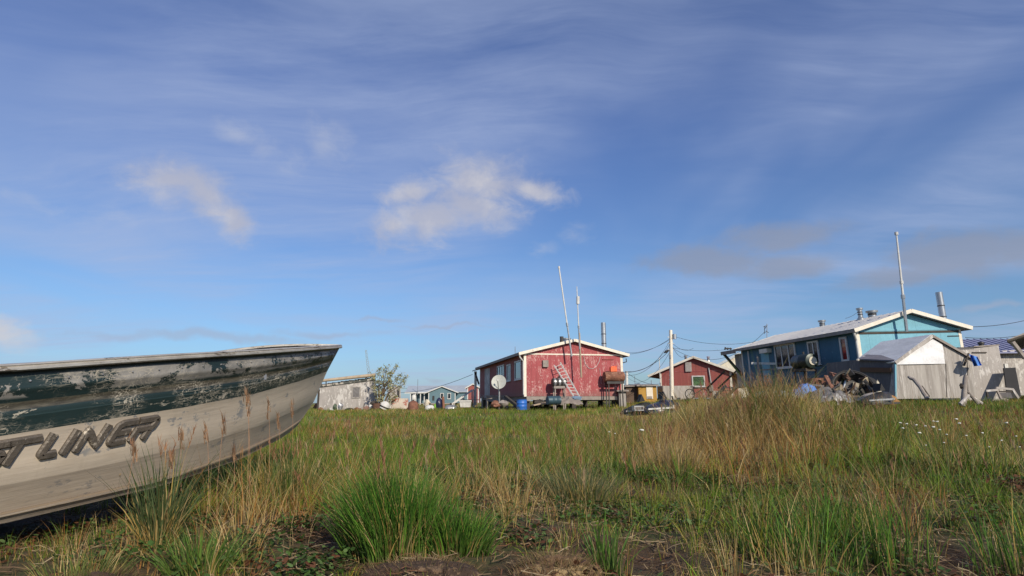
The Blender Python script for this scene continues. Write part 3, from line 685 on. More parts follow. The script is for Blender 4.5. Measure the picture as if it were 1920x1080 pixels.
for k in (-.28, 0, .28):
    MB().lathe([(.243, k - .06), (.252, k - .05), (.252, k + .05), (.243, k + .06)], (0, 0, c2_.z - t2.location.z), 20, Matrix.Rotation(R(90), 3, 'Y')).build('band', ALU, t2, True)
jc = thing('fuel_can', 'orange fuel can standing on top of the rusty drum', 'jerry can', c1_ + Vector((-.03, 0, .31)), rh.rotation_euler.z)
MB().bb(-.20, .20, -.12, .12, 0, .26).build('body', ORANGE, jc); MB().beam((-.12, 0, .30), (.14, 0, .30), .04, .05).build('handle', ORANGE, jc); MB().tube([(.15, 0, .24), (.22, 0, .36)], .03).build('spout', ORANGE, jc)

# antennas
def antenna(label, base, top, r0, r1, joints=(.5,), mt=WHITE2, group=None, ext=None):
    t = thing('antenna', label, 'antenna', base, group=group); v = Vector(top) - Vector(base)
    MB().tube([(0, 0, 0), v * .35], [r0, r0 * .9], 8).build('lower_mast', GALV, t, True)
    MB().tube([v * .35, v * .97, v], [r0 * .75, r1 * 1.2, r1], 8).build('whip', mt, t, True)
    MB().tube([v * .33, v * .37], r0 * 1.3, 8).build('joint', GALV, t, True)
    for j in joints: MB().tube([v * j, v * (j + .03)], r0 * 1.1, 8).build('joint', mt, t, True)
    return t
antenna('tall leaning white whip antenna, left one on the red gable', P(1072, 668, 35.9), P(1048, 501, 35.9), .055, .035, (.98,))
ta = antenna('slender antenna on a yellowed pole, right one on the red gable', P(1087, 655, 35.8), P(1081.5, 537, 35.8), .05, .02, (.72,))
MB().beam(P(1090, 708, 35.85) - ta.location, P(1086, 624, 35.8) - ta.location, .09, .07).build('timber_pole', LUMB, ta)
MB().tube([P(1083.5, 570, 35.8) - ta.location, P(1083.8, 556, 35.8) - ta.location], .10, 8).build('coil', WHITE2, ta, True)

# satellite dish
def dish(label, c, rad, yaw, pitch, group=None):
    t = thing('satellite_dish', label, 'satellite dish', (c.x, c.y, gz(c.x, c.y)))
    z = c.z - t.location.z
    Rm = (Matrix.Rotation(yaw, 3, 'Z') @ Matrix.Rotation(pitch, 3, 'X'))
    n = 8; prof = [(rad * i / n + .001, .0 + .22 * rad * (i / n) ** 2) for i in range(n + 1)]; prof += [(rad * 1.02, .22 * rad), (rad * 1.02, .22 * rad - .03)] + [(rad * i / n + .001, -.025 + .22 * rad * (i / n) ** 2) for i in range(n, -1, -1)]
    MB().lathe(prof, (0, 0, z), 26, Rm).build('reflector', mat('dish_white', (.50, .51, .47), (.4, .41, .38), .6, scale=2), t, True)
    f = Rm @ Vector((0, -rad * .1, rad * 1.05)) + Vector((0, 0, z))
    MB().tube([Rm @ Vector((0, -rad * .98, rad * .2)) + Vector((0, 0, z)), f], .022).build('feed_arm', DARKM, t, True)
    MB().lump(f, .06, .06, .09, 0).build('feed_horn', WHITE2, t, True)
    bk = Rm @ Vector((0, 0, -.12)) + Vector((0, 0, z))
    MB().tube([bk, (bk.x, bk.y, 0 - .2)], .05).build('mast', GALV, t, True)
dish('round off white satellite dish on a mast beside the red house', P(935.5, 717, 37.5), .45, R(-8), R(72))

# ---- small red cabin
SR = House('red_cabin', 'small dark red cabin with a red metal roof and green curtained window', 'house', 1239, 746, 50, 24, 5.6, 7, 2.05, 1.12, RED2, ROOFR, WHITE, ov=(.9, .3), tilt=(0, .6), ribs=.5, beams=False, band=False)
sr = SR.o; sr.scale = (1, 1, 1)
SR.window('gable', (1297, 704.5), (1322.5, 725), 0, glass=GLASSG)
a, z = SR.side_pt('gable', 1291, 688); MB().bb(a - .24, a + .24, -.12, -.003, z - .38, z + .38).build('vent_panel', GREYW, sr)
SR.flue(1285.5, 666, 1.0, .1); SR.flue(1328, 668, 1.2, .09)
MB().tube([SR.tr('gable', *SR.side_pt('gable', 1329, 690), .08), SR.tr('gable', *SR.side_pt('gable', 1334, 722), .08)], .05).build('conduit', GALV, sr, True)
a, z = SR.side_pt('gable', 1334, 727); MB().bb(a - .14, a + .14, -.16, -.003, z - .28, z + .2).build('meter_box', WOOD, sr)
SR.slab(MB(), 'gable', *[SR.side_pt('gable', 1336, 733)[0], SR.side_pt('gable', 1350, 733)[0]], -.3, .55, .003, .04).build('wall_patch', GREYW, sr)
SR.slab(MB(), 'gable', .1, 5.4, SR.side_pt('gable', 1260, 697)[1] - .02, SR.side_pt('gable', 1260, 697)[1] + .02, .003, .02).build('siding_joint', RED, sr)
an = antenna('thin white antenna at the left corner of the red cabin', P(1239, 745, 49.7), P(1236, 671, 49.7), .04, .025, ())
# low plywood bin with snow-white bags in front
def crate(name, label, cat, c, d, mt, rz=0, group=None, rim=.06):
    t = thing(name, label, cat, c, rz, group); x, y, z = d[0] / 2, d[1] / 2, d[2]
    for nm, bx in (('side_panel', (-x, x, -y, -y + .03)), ('side_panel', (-x, x, y - .03, y)), ('side_panel', (-x, -x + .03, -y + .031, y - .031)), ('side_panel', (x - .03, x, -y + .031, y - .031))): MB().bb(*bx, -.1, z).build(nm, mt, t)
    m = MB()
    for a in (-1, 1): m.bb(a * x - .04, a * x + .04, -y - .025, -y - .003, -.1, z + .01)
    m.build('corner_post', WOOD, t); return t
pw = P(1266, 747, 47); pw.z = gz(pw.x, pw.y)
tb = crate('plywood_bin', 'weathered plywood bin in front of the small red cabin', 'bin', pw, (2.3, 1.4, .95), PLY, R(5)); tb.location.z = P(1266, 747, 47).z
for i, (px, rr) in enumerate(((1262, .3), (1269, .36), (1277, .26))):
    q = P(px, 729.5, 46.8); o = MB().lump((0, 0, 0), rr * 1.3, rr, .19, .25, 10, i).build('sack', TARPW, None, True); o.location = q; tag(o, ['crumpled white sack lying at the left end of the plywood bin', 'fat white sack in the middle of the plywood bin', 'small white sack at the right end of the plywood bin'][i], 'sack', 'white sacks on the plywood bin')

# ---- blue house
BH = House('blue_house', 'blue house with turquoise gable, white trim, grey roof and metal chimneys', 'house', 1618, 716, 27, -8, 5.35, 10.2, 2.28, .76, BLUE, ROOF, WHITE, ov=(.3, .32), side_wall=BLUED, npost=6, ribs=.45, tilt=(0, -1.4), fascia=WOOD, band=2)
bh = BH.o
BH.window('left', (1574, 633), (1594, 677), 1 - 1, glass=GLASSR); BH.window('left', (1514, 641), (1540, 683), 1); BH.window('left', (1452, 648), (1496, 688), 2)
BH.flue(1540.5, 600, 6.5, .14, capr=1); BH.flue(1611, 577, 2.7, .11, capr=1); BH.flue(1634, 582, 2.4, .19); BH.flue(1760, 548, 1.2, .15, plain=True)
MB().tube([(-.28, -.22, 2.28), (-.27, -.22, 2.15), (-.06, -.03, 1.85), (-.05, -.04, -.2)], .05).build('downpipe', WHITE2, bh, True)
m = MB(); BH.slab(m, 'left', 7.2, 8.0, .05, 2.1, .004, .02).build('wall_panel', BLUE, bh)
BH.slab(MB(), 'left', 9.3, 9.4, 0, 2.15, .004, .05).build('door_post', WHITE2, bh)
a, z = BH.side_pt('gable', 1787, 630); BH.slab(MB(), 'gable', a - .3, a + .3, z - .02, z + .02, .003, .03).build('wall_strip', DARKM, bh)
BH.slab(MB(), 'gable', .1, 5.25, 2.12, 2.22, .004, .018).build('painted_eave_shadow', DARKW, bh)  # dark strip painted in as the thin shadow under the eave
a, z = BH.side_pt('left', 1436, 659); lb = BH.slab(MB(), 'left', a - .6, a + .2, z - .1, z + .13, .003, .3).build('wall_light', WHITE, bh)
# porch at far end
pr = MB().poly([(-.3, 10.35, 2.2), (-.3, 12.2, 2.15), (2.6, 12.2, 2.85), (2.6, 10.35, 2.88)], (0, 0, .1)).build('porch_roof', ROOF, bh)
MB().bb(-.33, -.3, 10.3, 12.2, 2.1, 2.33).build('porch_fascia', WOOD, bh)
MB().beam((-.2, 12.0, 2.15), (.0, 10.4, .75), .13, .13).build('porch_brace', DARKW, bh)
MB().bb(-.05, .1, 10.4, 12.1, -.05, .05).build('porch_floor', WOOD, bh)
MB().bb(.3, .34, 10.25, 11.6, .05, 2.1).build('porch_wall', GREYW, bh)
ps = thing('stair_frame', 'grey timber stairs slanting down from the blue house porch', 'stairs', mw(bh) @ Vector((-.2, 11.9, -.8)), bh.rotation_euler.z)
for x in (0, .8):
    MB().beam((x, .3, .95), (x - .7, 1.3, -.1), .06, .2).build('stringer', WOOD, ps); MB().beam((x, .3, 1.9), (x - .8, 1.4, .8), .06, .1).build('handrail', DARKW, ps)
for i in range(5): MB().bb(-.14 * i - .05, .85 - .14 * i, .38 + .2 * i, .55 + .2 * i, .82 - .2 * i, .86 - .2 * i).build('step', WHITE2, ps)
# front railing at the side door
rl = thing('porch_railing', 'grey timber railing in front of the blue house window', 'railing', mw(bh) @ Vector((-1.4, 7.5, -.85)), bh.rotation_euler.z)
PTS = [(1421, 669), (1421, 722), (1458, 691), (1459, 725), (1471, 688), (1474, 722)]
def rp(px, py): return mw(rl).inverted() @ onplane(px, py, rl.location, (-.6, -1, 0))
for (a, b) in ((0, 1), (2, 3), (4, 5)): MB().beam(rp(*PTS[a]), rp(*PTS[b]) - Vector((0, 0, .4)), .1, .1).build('post', WOOD, rl)
MB().beam(rp(1409, 681), rp(1457, 682), .05, .12).build('rail', WHITE2, rl); MB().beam(rp(1424, 694), rp(1472, 691), .05, .09).build('rail', WOOD, rl); MB().beam(rp(1424, 706), rp(1470, 704), .05, .08).build('rail', WOOD, rl)
MB().box(rp(1461, 701), (.35, .1, .14)).build('bracket', LUMB, rl)
# tank on a stand by the wall
t3, c3_ = fuel_tank('fuel_tank', 'dark green fuel drum on a timber stand against the blue wall', BH, 1545, 677, .36, .62, mat('dark_green_drum', (.02, .035, .03), (.012, .02, .02), .4, .2, scale=5), -.75, out=1.1, side='left', horiz=False, frame=DARKW)
MB().lathe([(.001, .69), (.2, .69), (.2, .685)], (0, 0, c3_.z - t3.location.z), 16, Matrix.Rotation(R(90), 3, 'X')).build('end_plate', CREAM, t3, True)
antenna('tall white antenna in front of the turquoise gable', P(1700, 622, 26.85), P(1680.5, 437, 26.6), .07, .03, (.48, .98))
tv = thing('roof_aerial', 'small wire television aerial on the far end of the blue roof', 'antenna', P(1438, 634, 37))
q = lambda px, py: P(px, py, 37) - tv.location
MB().tube([q(1438, 634), q(1438, 607)], .025, 6).build('mast', GALV, tv)
for a, b in (((1431, 613), (1439, 610)), ((1433, 618), (1437, 612)), ((1432, 624), (1439, 621)), ((1433, 626), (1434, 611)), ((1441, 624), (1436, 620))): MB().tube([q(*a), q(*b)], .018, 5).build('element', DARKM, tv)
tv2 = thing('roof_bracket', 'dark wire bracket at the low end of the blue roof', 'bracket', P(1363, 656, 40)); q = lambda px, py: P(px, py, 40) - tv2.location
for a, b in (((1359, 656), (1360, 651)), ((1364, 656), (1365, 652)), ((1370, 656), (1369, 652)), ((1359, 653), (1372, 654))): MB().tube([q(*a), q(*b)], .05, 5).build('arm', DARKM, tv2)

# ---- plywood shed in front of the blue house
def shed():
    A = P(1679, 742, 21.5); A.z -= .1
    t = thing('plywood_shed', 'weathered plywood shed with a white tarp over half its gable', 'shed', A, R(4), ry=R(-.5))
    M = mw(t); n = M.to_3x3() @ Vector((0, -1, 0))
    def g(px, py): v = M.inverted() @ onplane(px, py, A, n); return Vector((v.x, 0, v.z))
    p = [g(1679, 748), g(1678, 682), g(1746, 632), g(1824, 676), g(1830, 746)]
    MB().poly(p, (0, 2.6, 0)).build('wall', PLY, t)
    # roof tarp, left slope long, right slope thin
    up = Vector((0, -.06, .05))
    e = (p[1] - p[2]).normalized(); nrm = Vector((-e.z, 0, e.x)); nrm = nrm if nrm.z > 0 else -nrm
    l0 = p[1] + e * .05
    rr = MB().poly([l0 + up, p[2] + up, p[2] + up + nrm * .05, l0 + up + nrm * .05], (0, 2.7, 0)); rf = rr.build('roof_tarp', TARPG, t)
    e2 = (p[3] - p[2]).normalized(); n2 = Vector((-e2.z, 0, e2.x)); n2 = n2 if n2.z > 0 else -n2
    MB().poly([p[2] + up, p[3] + e2 * .08 + up, p[3] + e2 * .08 + up + n2 * .05, p[2] + up + n2 * .05], (0, 2.7, 0)).build('roof', PLY, t)
    MB().beam(p[1] + Vector((-.03, -.08, .03)), p[2] + Vector((0, -.08, .03)), .03, .11).build('barge_board', GREYW, t)
    MB().beam(p[2] + Vector((0, -.08, .03)), p[3] + Vector((.05, -.08, .02)), .03, .08).build('barge_board', WOOD, t)
    # white tarp over the gable, sagging folds
    a, b, c_, d_, e_ = g(1680, 681), g(1747, 636), g(1768, 648), g(1771, 682), g(1700, 682)
    m = MB(); NX, NZ = 26, 12; vs = []
    for i in range(NX + 1):
        x = a.x + (d_.x - a.x) * i / NX
        top = np.interp(x, [a.x, b.x, c_.x, d_.x], [a.z, b.z, c_.z, c_.z - .02]); bot = np.interp(x, [a.x, d_.x], [a.z - .05, d_.z])
        for k in range(NZ + 1):
            z = bot + (top - bot) * k / NZ; vs.append((x, -.03 - .03 * vnoise(x * 3 + z * 2, z * 4.5, 5) - .012 * math.sin(9 * z - 3 * x), z))
    m.add(vs, [(i * (NZ + 1) + k, (i + 1) * (NZ + 1) + k, (i + 1) * (NZ + 1) + k + 1, i * (NZ + 1) + k + 1) for i in range(NX) for k in range(NZ)])
    m.build('gable_tarp', TARPW, t, True)
    MB().beam(p[0] + Vector((-.01, -.03, 0)), p[1] + Vector((-.01, -.03, 0)), .05, .05).build('corner_trim', BLUE, t)
    m = MB()
    for px in (1773, 1813): m.beam(g(px, 682 if px < 1800 else 672) + Vector((0, -.01, 0)), g(px + 2, 745) + Vector((0, -.01, 0)), .012, .012)
    m.build('panel_joint', DARKW, t)
    MB().beam(g(1812, 663) + Vector((0, -.1, 0)), g(1803, 686) + Vector((0, -.1, 0)), .05, .05).build('brace', DARKW, t)
    # dark lean-to on the left
    s = thing('dark_lean_to', 'dark lean-to with brown plank joined to the left of the plywood shed', 'shed', P(1616, 735, 22.3), R(4))
    B = mw(s).inverted(); wl = [P(1613, 735, 22.9), P(1677, 743, 21.62), P(1674, 678, 21.62), P(1611, 674, 22.9)]
    back = Vector((.1, 2.3, 0))
    MB().poly([B @ v - Vector((0, 0, .25 if i < 2 else 0)) for i, v in enumerate(wl)], back).build('wall', PLYD, s)
    r = [B @ P(1609, 675, 22.8), B @ P(1677, 682 - 4, 21.5), B @ P(1679, 664, 22.9), B @ P(1631, 664, 24.4)]
    MB().poly(r, (0, 0, .05)).build('roof', mat('grey_felt_roof', (.16, .155, .18), (.12, .115, .14), .8, scale=2, bump=.3), s)
    d = (B @ wl[1] - B @ wl[0]).normalized(); nn = Vector((d.y, -d.x, 0)) * .03
    MB().beam(B @ P(1614, 693, 22.85) + nn, B @ P(1672, 694, 21.6) + nn, .03, .17).build('plank', mat('brown_plank', (.12, .06, .03), None, .8), s)
    MB().beam(B @ P(1608, 675, 22.7), B @ P(1622, 669, 23.4), .06, .06).build('rafter_end', WHITE, s)
shed()
def shed2():
    A = P(1838, 745, 24); A.z -= .3
    t = thing('flat_roof_shed', 'tall flat roofed plywood shed with a tilted right edge', 'shed', A, R(-2))
    M = mw(t); n = M.to_3x3() @ Vector((0, -1, 0))
    def g(px, py): v = M.inverted() @ onplane(px, py, A, n); return Vector((v.x, 0, v.z))
    MB().poly([g(1800, 750), g(1800, 656), g(1872, 648), g(1890, 745), g(1892, 760)], (0, 3, 0)).build('wall', GREYW, t)
    MB().poly([g(1797, 656), g(1797, 651), g(1826, 651.5), g(1826, 655)], (0, 3, 0)).build('dark_roof_sheet', PLYD, t)
    MB().poly([g(1826, 651), g(1826, 649), g(1874, 645.5), g(1874, 648)], (0, 3, 0)).build('roof', WOOD, t)
    MB().beam(g(1822, 661) + Vector((0, -.03, 0)), g(1849, 661) + Vector((0, -.03, 0)), .02, .04).build('batten', DARKW, t)
    q = g(1861, 647); MB().lathe([(.09, 0), (.09, .1), (.13, .11), (.10, .18), (.01, .2)], (q.x, .6, q.z), 12).build('roof_vent', DARKM, t, True)
shed2()

# ---- far right fragment of another house, low lavender-roofed house behind
RR = thing('brown_roof_house', 'dark eaved house roof corner with a slanting brace at the right edge', 'house', P(1935, 745, 25))
q = lambda px, py, Y=25: P(px, py, Y) - RR.location
MB().poly([q(1888, 637), q(1935, 618), q(1990, 600), q(1990, 606), q(1935, 626), q(1888, 641)], (4.6, 5, 0)).build('roof', WOOD, RR)
MB().beam(q(1889, 639.5, 24.97), q(1990, 606, 24.97), .03, .07).build('fascia', DARKW, RR); MB().beam(q(1898, 641), q(1922, 672), .13, .13).build('porch_brace', WOOD, RR)
MB().poly([q(1945, 745), q(1945, 625), q(1990, 612), q(1990, 745)], (4.6, 5, 0)).build('wall', PLY, RR)
LV = House('low_house', 'low pale house with a lavender metal roof beyond the sheds', 'house', 1838, 742, 33, 0, 9, 5, 2.2, .1, GREYW, ROOFP, WHITE, ov=(.2, .2), beams=False, band=False)
m = MB().poly([(-.3, -.4, 2.25), (9.3, -.4, 2.25), (9.3, 2.6, 3.25), (-.3, 2.6, 3.25)], (0, 0, .06))
for i in range(24): m.beam((-.3 + .4 * i, -.4, 2.33), (-.3 + .4 * i, 2.6, 3.33), .04, .04)
m.build('roof_slope', ROOFP, LV.o)
LV.window('gable', (1882, 682), (1890, 694), 0); LV.slab(MB(), 'gable', 3.1, 3.5, 0, 2.1, .003, .05).build('porch_post', WHITE, LV.o)
# leaning dark board
db = MB().poly([P(1882, 690, 23.6), P(1904, 689, 23.6), P(1915, 745, 22.9), P(1890, 748, 22.9)], (0.0, .05, .0)).build('leaning_board', mat('dark_wet_board', (.018, .016, .017), (.010, .010, .011), .8, scale=2, bump=.2)); tag(db, 'dark board leaning on the right end of the flat roofed shed', 'board')

# ---- left grey shed
def lshed():
    A = P(593, 768, 44); t = thing('grey_shed', 'pale grey shed with a slanting flat roof and boarded window', 'shed', A, R(-1))
    M = mw(t); n = M.to_3x3() @ Vector((0, -1, 0))
    def g(px, py): v = M.inverted() @ onplane(px, py, A, n); return Vector((v.x, 0, v.z))
    MB().poly([g(597, 775), g(600, 726), g(704, 712), g(707, 774)], (-1.1, 4, 0)).build('wall', GREYW, t)
    MB().poly([g(598, 726), g(598, 722.5), g(705, 708.5), g(705, 712)], (-1.1, 4.2, 0)).build('roof', mat('torn_roof_felt', (.05, .06, .055), (.1, .1, .09), .8, scale=2, wear=(.42, .38, .33), wear_amt=.6, wscale=3), t).location.y = -.1
    m = MB(); rd = random.Random(3)
    for i in range(13):
        px = 604 + i * 7.8; a = g(px, 722.6 - (px - 598) * .131); m.box((a.x, .05 + rd.random() * .3, a.z + .04), (rd.uniform(.12, .4), .3, rd.uniform(.03, .1)))
    m.build('roof_weights', DARKW, t)
    wn = MB(); a, b = g(660.5, 725), g(675.5, 746); f = .06
    for x0, x1, z0, z1 in ((a.x, a.x + f, b.z, a.z), (b.x - f, b.x, b.z, a.z), (a.x + f, b.x - f, b.z, b.z + f), (a.x + f, b.x - f, a.z - f, a.z)): wn.bb(x0, x1, -.06, -.003, z0, z1)
    w = wn.build('window', PLY, t); MB().bb(a.x + f, b.x - f, -.03, -.003, b.z + f, a.z - f).build('boarding', mat('dim_board', (.20, .19, .19), (.13, .12, .12), .8, scale=6), w)
    MB().poly([g(593, 775), g(596, 730), g(598, 730), g(598, 775)], (0, .3, 0)).build('side_trim', DARKW, t)
    p = P(596, 714.5, 43.8); q_ = P(704, 703, 43.8)
    bm_ = MB().tube([(0, 0, 0), (q_ - p) * .5, (q_ - p)], [.10, .12, .13], 10).build('roof_pole', LUMB, None, True); bm_.location = p; tag(bm_, 'long peeled pole lying over the roof of the pale grey shed', 'pole')
    pr_ = thing('pole_prop', 'dark props holding up the pole on the grey shed', 'prop', P(690, 709, 43.9)); q2 = lambda a, b: P(a, b, 43.9) - pr_.location
    for a, b in (((685, 710), (689, 706)), ((694, 710), (697, 703)), ((702, 711), (700, 704)), ((612, 724), (611, 713))): MB().tube([q2(*a), q2(*b)], .04, 6).build('strut', DARKW, pr_)
lshed()
rc = MB().poly([P(584, 768, 46), P(592, 756, 46), P(596, 758, 46), P(597, 769, 46)], (0, .8, 0)).build('rust_sheet', RUST); tag(rc, 'rusty steel sheet beside the left edge of the grey shed', 'metal sheet')
gb = thing('grey_back_shed', 'small pale grey outbuilding showing behind the willow shrub', 'shed', P(742, 768, 52)); q = lambda a, b: P(a, b, 52) - gb.location
MB().poly([q(727, 770), q(728, 728), q(751, 726), q(752, 770)], (-.6, 3, 0)).build('wall', GREYW, gb); MB().poly([q(725, 728), q(725, 726), q(753, 724), q(753, 726)], (-.6, 3.3, 0)).build('roof', WOOD, gb); MB().poly([q(745, 732), q(749, 732), q(749, 744), q(745, 744)], (0, -.05, 0)).build('vent', DARKM, gb)

# lattice tower far away
tw = thing('lattice_tower', 'faint lattice radio mast rising behind the grey shed', 'mast', P(693, 705, 160)); q = lambda a, b: P(a, b, 160) - tw.location
b0, b1 = q(693, 712), q(686, 656); m = MB(); TWM = mat('far_mast_paint', (.30, .38, .44), None, .8)
for dx in (-.35, .35): m.tube([b0 + Vector((dx, 0, 0)), b1 + Vector((dx * .5, 0, 0))], .07, 4)
m.build('legs', TWM, tw); m = MB()
for i in range(14):
    f, g_ = i / 14, (i + 1) / 14; k0, k1 = .35 * (1 - .5 * f), .35 * (1 - .5 * g_); s_ = 1 if i % 2 else -1
    m.tube([b0.lerp(b1, f) + Vector((-k0 * s_, 0, 0)), b0.lerp(b1, g_) + Vector((k1 * s_, 0, 0))], .06, 4)
m.build('bracing', TWM, tw)

# far teal house
FH = House('teal_house', 'distant teal house with white trimmed porch gable and two white windows', 'house', 803, 756, 110, -2, 4.9, 8, 1.95, .95, TEALH, FARR, WHITE2, ov=(.5, .3), beams=True, npost=3, band=False)
fh = FH.o
MB().bb(-3.4, -.02, 2, 8, 0, 1.9).build('side_wing', TEALH, fh); MB().bb(4.92, 7.4, 1, 8, 0, 1.9).build('side_wing', TEALH, fh)
MB().poly([(-4.3, .6, 1.9), (8.0, .6, 1.9), (8.0, 5, 3.1), (-4.3, 5, 3.1)], (0, 0, .15)).build('main_roof', FARR, fh)
MB().bb(-4.4, -.5, .5, .62, 1.78, 1.98).build('fascia', WHITE2, fh)
FH.window('gable', (825.5, 737), (832, 748), 0); FH.window('gable', (839, 737), (845.5, 748), 0)
MB().bb(.75, 1.1, -.1, -.004, .5, 1.3).build('meter_box', DARKM, fh)
for x in (-3.3, -2.4, -1.5, -.8): MB().bb(x - .08, x + .08, .6, .76, -.9, 1.8).build('porch_post', WHITE2, fh)
MB().bb(-3.5, -.3, .6, 2, -.1, 0).build('porch_floor', WOOD, fh)
FR = House('far_red_hut', 'tiny distant red hut beside the corner of the long red house', 'house', 876, 755, 95, 0, 1.8, 5, 2.3, .5, RED2, FARR, WHITE2, ov=(.3, .2), beams=False, band=False)
# low houses on the horizon between the red house and the cabin
def lowhut(label, px0, px1, py0, py1, Y, mt, rm, cat='shed', rise=1.5, name='shed'):
    a, b = P(px0, py1, Y), P(px1, py1, Y); h = P(px0, py0, Y).z - a.z
    t = thing(name, label, cat, (a + b) / 2 - Vector((0, 0, .3))); w = (b - a).length / 2
    MB().bb(-w, w, 0, 3, -.2, h + .3).build('wall', mt, t); MB().poly([(-w - .15, -.2, h + .3), (w + .15, -.2, h + .3), (w + .15, 3.2, h + .3 + rise * .1), (-w - .15, 3.2, h + .3 + rise * .1)], (0, 0, .08)).build('roof', rm, t); return t
ys = lowhut('ochre yellow shed with a pale door panel, left of the small cabin', 1198, 1232, 724, 748, 46, YEL, WOOD, name='yellow_shed')
MB().bb(-.1, .38, -.05, -.003, .3, 1.25).build('door_panel', WHITE, ys); MB().bb(-.04, .3, -.09, -.053, .32, .5).build('vent_grille', WOOD, ys)
bs = lowhut('low brown shed between the red house and the yellow shed', 1175, 1197, 725, 748, 46.5, mat('brown_boards', (.13, .085, .06), (.09, .06, .045), .85, scale=2, stretch=(4, 4, .4), bump=.2), WOOD, name='brown_shed')
ps2 = lowhut('small pale plywood box at the right foot of the red house', 1161, 1174, 734, 748, 37, PLY, WOOD, name='plywood_box', cat='box')
fr = thing('far_hut', 'small dark roofed hut peeking over the brown shed', 'hut', P(1198, 728, 90)); q = lambda a, b: P(a, b, 90) - fr.location
MB().poly([q(1193, 727), q(1193, 722), q(1198.5, 718.5), q(1204, 722), q(1204, 727)], (0, 3, 0)).build('roof', mat('slate_far', (.12, .14, .17), None, .8), fr); MB().poly([q(1193, 740), q(1193, 727), q(1204, 727), q(1204, 740)], (0, 3, 0)).build('wall', DARKM, fr)
# pale lit gable wall behind the blue porch
pg = thing('cream_house', 'pale cream gable of a house between the cabin and the blue porch', 'house', P(1372, 745, 60)); q = lambda a, b: P(a, b, 60) - pg.location
MB().poly([q(1344, 745), q(1344, 686), q(1384, 664), q(1402, 674), q(1402, 745)], (1.4, 4, 0)).build('wall', CREAM, pg); MB().poly([q(1342, 689), q(1342, 684), q(1384, 661), q(1404, 672), q(1404, 677), q(1384, 666)], (1.5, 4.3, 0)).build('roof', FARR, pg).location.y = -.15

# ---- poles and cables
def upole(label, px, pyb, pyt, Y, r=.14, extras=True, lean=0):
    b = P(px, pyb, Y); tp = P(px + lean, pyt, Y); b2 = Vector((b.x, b.y, b.z - .6)); t = thing('utility_pole', label, 'utility pole', b2)
    MB().tube([(0, 0, 0), (tp - b2) * .5, tp - b2], [r * 1.15, r, r * .85], 12).build('pole', WHITE if extras else WHITE2, t, True)
    if extras:
        f = lambda py: Vector(P(px + lean * (pyb - py) / (pyb - pyt), py, Y)) - b2
        MB().tube([f(636) + Vector((.22, -.1, 0)), f(627) + Vector((.22, -.1, 0))], .13, 12).build('transformer', GALV, t, True)
        for py in (644, 632, 655): MB().beam(f(py) - Vector((.22, 0, 0)), f(py) + Vector((.22, 0, 0)), .05, .05).build('bracket', GALV, t)
        for k in range(9): MB().bb(-.02 - r + f(720 - k * 8).x, .02 - r + f(720 - k * 8).x, -.02, .02, f(720 - k * 8).z, f(720 - k * 8).z + .03).build('climbing_step', GALV, t)
        MB().tube([f(672) + Vector((-.08, -.1, 0)), f(665) + Vector((-.1, -.1, 0))], .07, 8).build('splice_cap', GALV, t)
    return t
upole('tall pale utility pole with transformer in front of the small red cabin', 1259, 732, 619, 40, .125, lean=-1.5)
upole('short distant white pole to the right of the red house', 1175, 745, 696, 62, .16, False)
def cable(label, a, b, sag, r=.011, group='overhead cables', n=14):
    a = Vector(a); b = Vector(b); o = a; pts = []
    for i in range(n + 1):
        f = i / n; pts.append(a.lerp(b, f) - Vector((0, 0, sag * 4 * f * (1 - f))) - o)
    ob = MB().tube(pts, r, 5).build('overhead_cable', CABLE, None, True); ob.location = o; tag(ob, label, 'cable', group)
pole = lambda py, dx=0: P(1257 + dx, py, 40)
cable('topmost cable falling left from the utility pole to the red roof', pole(634), P(1176, 664, 37.5), .25)
cable('second cable from the utility pole to the red roof edge', pole(636), P(1172, 661, 46), .3)
cable('steep cable swinging from the utility pole down behind the red wall', pole(637), P(1160, 700, 37.2), .9)
cable('lower steep cable from the utility pole towards the distant white pole', pole(644), P(1172, 696, 37.4), .6)
cable('thick black cable with a splice, left of the utility pole', pole(655), P(1160, 697, 37.5), .5, .018)
cable('faint long cable from the utility pole down to the distant white pole', pole(658), P(1175, 706, 61), 1.2)
cable('long upper cable from the utility pole to the blue roof', pole(630, 4), P(1420, 640, 39), .35)
cable('sagging cable rising from the utility pole to the roof aerial', pole(652, 3), P(1432, 624, 37.2), 1.2)
cable('middle cable from the utility pole to the low blue eave', pole(643, 3), P(1300, 653, 44), .3)
cable('straight lower cable from the utility pole to the blue eave', pole(652, 3), P(1365, 655, 40), .15)
cable('short cable from the utility pole down to the cabin chimney', pole(646, 2), P(1285, 667, 48), .4)
cable('upper cable leaving the right end of the blue roof', P(1815, 613, 27.5), P(1990, 578, 33), .25, .014)
cable('lower cable behind the right corner of the blue house', P(1810, 633, 28.5), P(1990, 607, 34), .3, .014)
cable('low cable above the lavender roof', P(1872, 657, 33), P(1990, 632, 36), .3, .014)
cable('cable from the far left to the porch of the red house', P(700, 726, 100), P(886, 702, 53), 1.2, .02)
cable('far cable right of the distant white pole', P(1176, 699, 62), P(1236, 720, 70), .4, .02)
cable('left guy wire of the blue roof flue', P(1585, 597, 28.5), P(1611, 583, 28.6), .05, .008); 
cable('long thin cable low across the distant rooftops', P(700, 723, 130), P(880, 724, 130), .6, .03)
sp = MB().tube([(0, 0, 0), (-.16, 0, -.12), (-.3, 0, -.2)], [.04, .09, .03], 8).build('cable_splice', CABLE, None, True); sp.location = P(1253.5, 656, 39.9); tag(sp, 'black splice closure hanging on the cable next to the utility pole', 'splice', None)
def mast(label, px, pyb, pyt, Y, r): o = MB().tube([(0, 0, -.5), (0, 0, P(px, pyt, Y).z - P(px, pyb, Y).z)], r, 6).build('thin_mast', GALV); o.location = P(px, pyb, Y); tag(o, label, 'mast')
